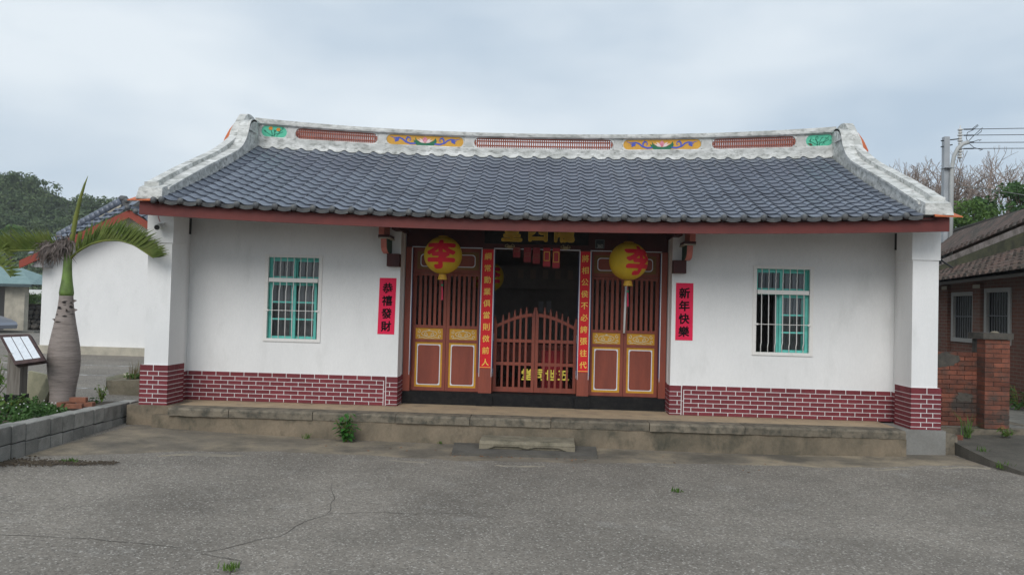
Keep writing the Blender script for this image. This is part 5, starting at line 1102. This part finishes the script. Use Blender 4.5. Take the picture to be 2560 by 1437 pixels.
for r in range(5):
    x = -30.4+rg.uniform(0, 0.2)
    while x < -27.6:
        s = rg.uniform(0.12, 0.21)*(1.25 if r == 0 else 1.0); o = ob('boulder', IC); o.location = (x+s, 33.15+r*0.16, -0.28+r*0.255+rg.uniform(-.03, .03)); o.scale = (s, s*0.9, s*rg.uniform(0.75, 0.95)); o.rotation_euler = (rg.uniform(-.3, .3), rg.uniform(-.4, .4), rg.uniform(0, 6)); par(o, bo); x += 2*s*0.96
b = MB(); rg = random.Random(18)
for i in range(26): leaves(b, (rg.uniform(-31, -27), 34.5+rg.uniform(-.3, .5), rg.uniform(0.9, 1.6)), (0.35, 0.3, 0.25), 60, 0.06, rg, 0.5)
tag(ob('hedge', b, None, LEAFA), 'green bushes growing above the boulder bank', 'hedge')
t = thing('guard_rail', 'white guard rail beyond the boulder bank', 'railing', (-30, 36, 1.4))
ob('rail', MB().box(-33, -29.5, 36, 36.06, 1.55, 1.85), t, WPLAST); ob('post', MB().box(-29.56, -29.4, 36.07, 36.2, 0.5, 2.6), t, WPLAST)

# wooded hill
def hz(x):   # skyline (crown tops) at y = 150
    P = [(-200, 33), (-132, 32.5), (-114.5, 28.8), (-109, 26.6), (-104, 25.4), (-100, 22.8), (-95, 21.4), (-90, 19.8), (-84, 18.6), (-60, 15), (-20, 10), (40, 9), (120, 14)]
    for (a, p), (b_, q) in zip(P, P[1:]):
        if a <= x <= b_: return p+(q-p)*(x-a)/(b_-a)+3.2
    return 10
hm = MB(); hx = [-260+10*i for i in range(52)]
for j in range(7):
    t = j/6
    for x in hx: hm.v.append((x, 95+55*t+(60*max(0, t-0.99)), -1.5+(hz(max(-200, min(120, x)))*0.90-2.0+1.5)*t**1.1))
q = len(hx); hm.f = [(j*q+i, j*q+i+1, (j+1)*q+i+1, (j+1)*q+i) for j in range(6) for i in range(q-1)]; hm.m = [0]*len(hm.f)
ob('hill', hm, None, M('forest floor', (0.03,0.042,0.02), r=1.0), True, kind='structure')
rg = random.Random(77); fo = MB(); tk = MB()
for i in range(460):
    x = rg.uniform(-122, -70) if i < 400 else rg.uniform(-70, 60); t = rg.random()**0.8; y = 97+53*t; x = x*(0.68+0.32*(y/150)) if False else x
    zg = -1.5+(hz(x)*0.90-0.5)*t**1.1; r = rg.uniform(1.5, 2.7)*(0.85+0.3*t); h = r*rg.uniform(0.8, 1.1)
    c = Vector((x, y, zg+h*0.35+rg.uniform(-0.3, 0.5)))
    for k in range(5):
        d = Vector((rg.gauss(0, .45), rg.gauss(0, .45), rg.uniform(-.2, .55)))*r; rr = r*rg.uniform(0.42, 0.62)
        leaves(fo, c+d, (rr, rr, rr*0.75), 56, 0.34, rg, 0.72, 0.5)
ob('forest', fo, None, LEAFF, kind='stuff')
at = thing('areca_palm', 'slim bright-topped palm standing before the wooded hill', 'palm tree', (-73.5, 92, -1))
pp0 = Vector((-71.4, 92, -1.0))
ob('trunk', MB().tube([pp0, pp0+Vector((0.1, 0, 7)), pp0+Vector((0, 0, 11.4))], [0.16, 0.13, 0.1], 8), at, TRUNKB)
b = MB(); rg = random.Random(8)
for i in range(13):
    a = i*2.4; e = rg.uniform(0.1, 1.0); d = Vector((math.cos(a), math.sin(a), 0)); P0 = pp0+Vector((0, 0, 11.4))
    pts = [P0+d*1.8*t*math.cos(e*0.8)+Vector((0, 0, 1.9*t*math.sin(e)-1.9*t*t*(1.1-e*0.5))) for t in (0, .25, .5, .75, 1)]
    for p0_, p1_ in zip(pts, pts[1:]):
        for k in range(5):
            p = p0_.lerp(p1_, k/5); s = Vector((-d.y, d.x, 0))
            for sg in (-1, 1): b.add([p, p+s*sg*0.5+Vector((0, 0, -0.35)), p+d*0.18+s*sg*0.1], [(0,1,2)])
ob('crown', b, at, LEAFA, kind='stuff')

# ------------------------------------------------------------------ right: old brick garden wall
gw = thing('brick_garden_wall', 'weathered old brick garden wall with cement patches right of the hall', 'wall', (6.2, 0.7, 0))
ob('ledge', MB().add([(5.62,0.42,-0.5),(7.3,0.42,-0.5),(7.3,1.4,-0.5),(5.62,1.4,-0.5),(5.62,0.40,-0.03),(7.3,0.45,-0.02),(7.3,1.4,-0.018),(5.62,1.4,-0.018)], [(0,1,5,4),(4,5,6,7),(1,2,6,5)]), gw, COPING)
ob('mortar_core', MB().box(5.60, 6.42, 0.665, 0.86, -0.02, 1.03), gw, CEMENT)
rg = random.Random(55); ch = 0.0665
def obrick(x0, x1, y0, y1, z0, z1):
    j = rg.uniform(-0.004, 0.004)
    if x1-x0 > 0.03: ob('brick', MB().box(x0+0.004, x1-0.004, y0+j, y1, z0+0.005, z1-0.004), gw, OLDBRICK)
for r in range(16):
    z = -0.018+ch*r; x = 5.60-(0.105 if r % 2 else 0)
    while x < 6.41:
        obrick(max(x, 5.60), min(x+0.212, 6.415), 0.648, 0.74, z, z+ch); x += 0.212
for r in range(19):
    z = -0.018+ch*r; cuts = [6.41, 6.53, 6.76] if r % 2 else [6.41, 6.64, 6.76]
    for a_, b_ in zip(cuts, cuts[1:]): obrick(a_, b_, 0.44, 0.66, z, z+ch)
    obrick(6.412, 6.758, 0.664, 0.80, z, z+ch)
ob('pillar_core', MB().box(6.415, 6.752, 0.45, 0.795, -0.02, 1.24), gw, CEMENT)
b = MB(); n = 8
for (x0, x1, y0, y1, z0, z1) in ((6.37, 6.79, 0.41, 0.83, 1.247, 1.335),): b.box(x0, x1, y0, y1, z0, z1)
ob('pillar_cap', b, gw, CEMENT)
ob('cap_stone', MB().ball((6.60, 0.55, 1.34), (0.06, 0.05, 0.022), 10, 6), gw, STONE, True)
def patch(cx, cz, rx, rz, y, seed):
    P = []
    for i in range(60):
        a = 2*math.pi*i/60; v = Vector((math.cos(a)*1.5+seed*7, math.sin(a)*1.5, seed)); k = 1+0.45*noise.noise(v)+0.25*noise.noise(v*3)+0.12*noise.noise(v*9); P.append((cx+rx*k*math.cos(a), cz+rz*k*math.sin(a)))
    P = [(max(5.6, min(6.41, x)), z) for x, z in P]
    ob('cement_patch', MB().prism(P, 'Y', y, 0.66), gw, CEMENT)
patch(5.96, 0.93, 0.20, 0.09, 0.6435, 1); patch(6.24, 0.40, 0.13, 0.06, 0.6438, 3)
tag(ob('brick_fragment', MB().box(5.86, 5.97, 0.14, 0.22, -0.2, -0.085), None, OLDBRICK), 'broken red brick set at the top of the ramp edge', 'brick')

# old brick house with mossy roof
oh = thing('old_brick_house', 'old low brick house with mossy tiled roof at the right edge', 'house', (9.5, 6, 0))
def brickmat():
    m = M('far brickwork', (0.16,0.066,0.046), (0.11,0.05,0.036), r=0.95, sc_=1.5, c3=(0.12,0.10,0.082), sc3=1.6, lo3=0.45, hi3=0.65, amt3=0.85, bump=0.2)
    t = m.node_tree; N = t.nodes; b = next(n for n in N if n.type == 'BSDF_PRINCIPLED'); lk = b.inputs['Base Color'].links[0]; src = lk.from_socket
    g_ = N.new('ShaderNodeNewGeometry'); sp = N.new('ShaderNodeSeparateXYZ'); cb_ = N.new('ShaderNodeCombineXYZ'); ad = N.new('ShaderNodeMath'); ad.operation = 'ADD'
    t.links.new(g_.outputs['Position'], sp.inputs[0]); t.links.new(sp.outputs[0], ad.inputs[0]); t.links.new(sp.outputs[1], ad.inputs[1]); t.links.new(ad.outputs[0], cb_.inputs[0]); t.links.new(sp.outputs[2], cb_.inputs[1])
    bt = N.new('ShaderNodeTexBrick'); bt.inputs['Scale'].default_value = 1.0; bt.inputs['Brick Width'].default_value = 0.22; bt.inputs['Row Height'].default_value = 0.068; bt.inputs['Mortar Size'].default_value = 0.006; bt.inputs['Mortar'].default_value = (0.16,0.125,0.10,1)
    bt.inputs['Color2'].default_value = (0.14,0.06,0.042,1); t.links.new(cb_.outputs[0], bt.inputs['Vector']); t.links.new(src, bt.inputs['Color1']); t.links.new(bt.outputs['Color'], b.inputs['Base Color']); return m
FARBR = brickmat(); HX = 8.6
m = MB(); wins = [(4.95, 5.75, 1.11, 2.04), (3.72, 4.50, 1.11, 2.09)]
for y0, y1, z0, z1 in ((5.75, 14, -0.1, 2.5), (4.50, 4.95, -0.1, 2.5), (2.6, 3.72, -0.1, 2.5), (4.95, 5.75, -0.1, 1.11), (4.95, 5.75, 2.04, 2.5), (3.72, 4.50, -0.1, 1.11), (3.72, 4.50, 2.09, 2.5)): m.box(HX, HX+0.25, y0, y1, z0, z1)
m.box(HX, 13, 13.8, 14.0, -0.1, 2.6)
ob('wall', m, oh, FARBR)
for y0, y1 in ((4.60, 4.88), (5.88, 6.12)): ob('pilaster', MB().box(HX-0.07, HX-0.001, y0, y1, -0.1, 2.22), oh, FARBR); ob('pilaster_cap', MB().box(HX-0.085, HX-0.071, y0+0.02, y1-0.02, 2.13, 2.2), oh, CREAM)
DBAR = M('dark window bar', (0.12,0.12,0.125), r=0.6)
for y0, y1, z0, z1 in wins:
    wf = ob('window', MB().box(HX-0.03, HX+0.04, y0-0.05, y1+0.05, z1-0.05, z1+0.03).box(HX-0.03, HX+0.04, y0-0.05, y1+0.05, z0-0.05, z0+0.03).box(HX-0.029, HX+0.039, y0-0.05, y0+0.03, z0+0.03, z1-0.05).box(HX-0.029, HX+0.039, y1-0.03, y1+0.05, z0+0.03, z1-0.05), oh, M('pale window frame %.1f' % y0, (0.30,0.29,0.27), r=0.8))
    for i in range(8): y = y0+0.04+(y1-y0-0.08)*(i+0.5)/8; ob('bar', MB().box(HX+0.0, HX+0.012, y-0.007, y+0.007, z0+0.03, z1-0.05), wf, DBAR)
    ob('cross_bar', MB().box(HX-0.002, HX+0.014, y0+0.03, y1-0.03, (z0+z1)/2-0.01, (z0+z1)/2+0.01), wf, DBAR)
    ob('pane', MB().box(HX+0.06, HX+0.065, y0, y1, z0, z1), wf, BPLAST)
ob('porch_column', MB().box(8.60, 8.93, 2.55, 2.9, -0.1, 2.5), oh, OLDCONC)
ob('porch_wall', MB().box(8.94, 12, 2.3, 2.5, -0.1, 2.6).box(8.5, 12, 0.9, 2.29, 2.36, 2.42), oh, M('dark porch plaster', (0.09,0.085,0.07), r=0.9))
def lerp3(a, b_, t): return Vector(a).lerp(Vector(b_), t)
def tiled(name, e0, e1, t0, t1, nroll, parent, nst=9, hgt=0.055):
    b = MB()
    b.add([e0, e1, t1, t0], [(0,1,2,3)])
    rg_ = random.Random(len(name))
    for i in range(nroll):
        u = (i+0.5)/nroll; a = lerp3(e0, e1, u); c = lerp3(t0, t1, u); w = (Vector(e1)-Vector(e0)).length/nroll*0.36; sd = (Vector(e1)-Vector(e0)).normalized()*w
        for k in range(nst):
            p, q_ = a.lerp(c, k/nst), a.lerp(c, (k+1.05)/nst); h0 = hgt*rg_.uniform(0.85, 1.25); h1 = hgt*0.6; j = sd*rg_.uniform(-.2, .2); up = Vector((0, 0, 1))
            b.add([p-sd+j, p-sd*0.5+up*h0+j, p+sd*0.5+up*h0+j, p+sd+j, q_-sd+j, q_-sd*0.5+up*h1+j, q_+sd*0.5+up*h1+j, q_+sd+j], [(0,1,5,4),(1,2,6,5),(2,3,7,6),(0,3,2,1)])
    return ob(name, b, parent, OLDTILE, kind='stuff')
rf = ob('roof', MB().add([(8.05,0.6,2.36),(8.15,9.5,2.17),(9.15,9.5,2.55),(9.15,0.6,3.22),(8.05,0.6,2.30),(8.15,9.5,2.11),(9.15,9.5,2.45),(9.15,0.6,3.1)], [(4,5,6,7),(0,1,5,4)]), oh, M('dark eave boards', (0.05,0.043,0.036), r=0.95))
tiled('lower_roof_tiles', (8.0,0.4,2.44), (8.12,9.6,2.16), (9.1,0.4,3.25), (9.1,9.6,2.36), 42, rf, 8)
ob('flashing', MB().add([(9.1,0.4,3.72),(9.1,9.6,2.42),(9.1,9.6,2.54),(9.1,0.4,3.86),(9.22,0.4,3.90),(9.22,9.6,2.58)], [(0,1,2,3),(3,2,5,4)]), rf, M('pale flashing strip', (0.33,0.28,0.25), (0.17,0.14,0.12), r=0.9, sc_=6))
ob('parapet', MB().add([(9.105,0.4,3.2),(9.105,9.6,2.3),(9.105,9.6,2.45),(9.105,0.4,3.73)], [(0,1,2,3)]), rf, M('mossy parapet', (0.12,0.115,0.065), (0.07,0.068,0.045), r=0.95, sc_=4))
tiled('upper_roof_tiles', (9.2,0.6,3.92), (9.2,10.5,2.55), (10.6,2.5,4.06), (10.6,12.5,3.55), 46, rf, 11)
ob('roof_ridge', MB().tube([(10.6,2.5,4.10),(10.6,6.8,3.88),(10.6,8.6,3.80),(10.6,12.5,3.60)], 0.10, 8), rf, M('black mossy ridge', (0.045,0.04,0.034), r=0.95), True)
ob('roof_rear', MB().add([(10.6,2.5,4.06),(10.6,12.5,3.55),(13,12.5,2.4),(13,2.5,2.4)], [(0,1,2,3)]), rf, OLDTILE)

# utility pole, conduit, insulators and cables
up_ = thing('utility_pole', 'grey steel utility pole with bent conduit and insulators', 'pole', (9.97, 9.0, -0.1))
ob('shaft', MB().add([(9.90,8.93,-0.2),(10.04,8.93,-0.2),(10.04,9.07,-0.2),(9.90,9.07,-0.2),(9.905,8.93,6.02),(10.035,8.93,6.02),(10.035,9.07,6.02),(9.905,9.07,6.02)], [(0,1,5,4),(1,2,6,5),(2,3,7,6),(3,0,4,7),(4,5,6,7)]), up_, GALV)
ob('conduit', MB().tube([(10.06,8.88,2.4),(10.06,8.88,4.9),(10.075,8.88,5.3),(10.11,8.88,5.52),(10.20,8.88,5.72),(10.33,8.88,5.84),(10.45,8.88,5.875)], 0.05, 12), up_, PVC, True)
for z, x1 in ((5.99, 10.30), (5.84, 10.12)): ob('bolt', MB().tube([(9.84, 8.98, z-0.07), (x1, 8.98, z-0.01)], 0.014, 6), up_, CABLE)
b = MB()
for i in range(11):
    z = 5.52+0.068*i; b.lathe([(0.035, -0.03), (0.062 if i % 2 == 0 else 0.05, -0.012), (0.058 if i % 2 == 0 else 0.045, 0.012), (0.035, 0.025)], 12, (10.29, 8.95, z))
b.tube([(10.29, 8.95, 5.40), (10.29, 8.95, 6.30)], 0.016, 6); ob('insulator', b, up_, PORC, True)
ob('band', MB().box(9.885, 10.12, 8.82, 9.08, 5.23, 5.245), up_, GALV)
for i, (z0, z1, lb) in enumerate(((6.21, 6.262, 'topmost of the four overhead cables leaving the pole'), (6.06, 6.103, 'second from top of the overhead cables leaving the pole'), (5.88, 5.914, 'third from top of the overhead cables leaving the pole'), (5.73, 5.765, 'lowest of the four level overhead cables leaving the pole'))):
    c = thing('overhead_cable', lb, 'cable', (10.3, 8.95, z0), 'overhead cables at the utility pole')
    ob('wire', MB().tube([(10.33+1.6*k/1.0, 8.95, z0+(z1-z0)*k-0.0) for k in (0, 0.5, 1.0, 2.0, 5.0, 12.0)], 0.0085, 5), c, CABLE)
    ob('grip', MB().tube([(10.38, 8.95, z0), (10.62, 8.95, z0+0.008)], 0.015, 6), c, CABLE)
    pts = [[(10.45,8.9,5.88),(10.41,8.9,6.0),(10.44,8.9,6.12),(10.56,8.9,6.18),(10.70,8.9,6.30),(10.68,8.9,6.32),(10.55,8.9,6.21)], [(10.45,8.9,5.88),(10.55,8.9,6.0),(10.72,8.9,6.17),(10.80,8.9,6.25),(10.77,8.9,6.15),(10.66,8.9,6.06)], [(10.45,8.9,5.88),(10.6,8.9,5.90),(10.70,8.9,5.94),(10.78,8.9,5.95),(10.72,8.9,5.91)], [(10.46,8.9,5.87),(10.6,8.9,5.75),(10.75,8.9,5.71),(10.82,8.9,5.71),(10.74,8.9,5.68)]][i]
    ob('loop', MB().tube([(x, y, z) for x, y, z in pts], 0.008, 5), c, CABLE)
tag(ob('service_cable', MB().tube([(10.05, 8.9, 4.70), (10.21, 8.9, 4.79), (10.8, 8.7, 4.70), (11.87, 8.5, 4.50), (16, 7.6, 3.9)], 0.010, 5), None, M('pale cable', (0.15,0.16,0.15), r=0.6)), 'thin slanting cable from the pole past the green trees', 'cable')
tag(ob('hanging_wires', MB().tube([(5.62,0.5,2.52),(5.72,0.5,2.45),(5.85,0.5,2.33),(5.98,0.5,2.25)], 0.012, 5).tube([(5.80,0.55,2.42),(5.82,0.55,2.30)], 0.03, 8), None, CABLE), 'black wires hanging beside the right pier under the eave', 'cable')

# trees on the right
def bare_tree(name, label, base, h, seed, spread=0.5, depth=7):
    rg = random.Random(seed); t = thing(name, label, 'tree', base); tr_, tw = MB(), MB()
    def grow(p, d, L, r, k):
        mid = p+d*L*0.5+Vector((rg.gauss(0, .07), rg.gauss(0, .07), rg.gauss(0, .04)))*L; e = p+d*L
        (tr_ if k < 2 else tw).tube([p, mid, e], [r, r*0.85, r*0.7], 5 if k < 3 else 3, cap=False)
        if k >= depth: return
        for i in range(3 if k < 5 else 2):
            nd = (d+Vector((rg.gauss(0, spread), rg.gauss(0, spread*0.8), rg.gauss(0.12, spread*0.6)))).normalized(); grow(e if i < 2 else mid, nd, L*rg.uniform(0.66, 0.86), r*0.66, k+1)
    grow(Vector(base), Vector((0, 0, 1)), h*0.27, h*0.026, 0)
    ob('trunk', tr_, t, BARK); ob('twigs', tw, t, BARK, kind='stuff')
bare_tree('bare_tree', 'leafless tree with tangled twigs left of the utility pole', (17.2, 28, 2.3), 7.4, 4)
bare_tree('bare_tree', 'leafless tree with tangled twigs right of the utility pole', (20.0, 29, 2.5), 7.3, 12)
bare_tree('bare_tree', 'leafless tree with tangled twigs at the right edge', (23.0, 30, 2.5), 7.4, 23)
def leafy_tree(name, label, base, crown, n, size, seed, mat, per=90):
    rg = random.Random(seed); t = thing(name, label, 'tree', base); B = Vector(base); c0 = Vector(crown[:3]); R_ = Vector(crown[3:])
    tr_ = MB().tube([B, B.lerp(c0, 0.5)+Vector((0.1, 0, 0)), c0], [0.16, 0.12, 0.06], 8); lf = MB()
    for i in range(n):
        d = Vector((rg.uniform(-1, 1), rg.uniform(-1, 1), rg.uniform(-1, 1)))
        if d.length > 1: d.normalize(); d *= rg.uniform(0.6, 1)
        c = Vector((c0.x+d.x*R_.x, c0.y+d.y*R_.y, c0.z+d.z*R_.z)); tr_.tube([c0-Vector((0, 0, R_.z*0.4)), c], [0.035, 0.01], 4); s = rg.uniform(0.24, 0.42)*min(R_)
        leaves(lf, c, (s, s, s*0.75), per, size, rg, 0.45, 0.5)
    ob('trunk', tr_, t, TRUNKB); ob('crown', lf, t, mat, kind='stuff')
leafy_tree('green_tree', 'bushy green tree right behind the utility pole', (18.2, 24, -0.1), (18.4, 24, 5.3, 1.25, 1.2, 1.6), 34, 0.095, 51, LEAFA)
leafy_tree('green_tree', 'dark green tree rising at the right edge of the picture', (21.2, 24.5, -0.1), (21.0, 24.5, 6.0, 1.3, 1.2, 2.1), 40, 0.10, 52, LEAFB)
leafy_tree('green_tree', 'light green tree low beside the end of the hall roof', (16.9, 23, -0.1), (16.9, 23, 4.9, 0.9, 1.0, 1.2), 22, 0.09, 53, LEAFA)
leafy_tree('green_tree', 'green tree between the bushy tree and the right edge', (19.7, 26, -0.1), (19.7, 26, 5.4, 1.3, 1.2, 1.7), 30, 0.10, 54, LEAFB)

# ------------------------------------------------------------------ air
HZ = bpy.data.materials.new('thin haze'); HZ.use_nodes = True; HZ.node_tree.nodes.clear()
_o = HZ.node_tree.nodes.new('ShaderNodeOutputMaterial'); _v = HZ.node_tree.nodes.new('ShaderNodeVolumePrincipled'); _v.inputs['Color'].default_value = (0.86, 0.91, 0.97, 1); _v.inputs['Density'].default_value = 0.0005
HZ.node_tree.links.new(_v.outputs[0], _o.inputs['Volume'])
ob('haze', MB().box(-300, 300, -40, 260, -2.5, 50), None, HZ, kind='stuff')
bpy.data.objects.remove(TXO)
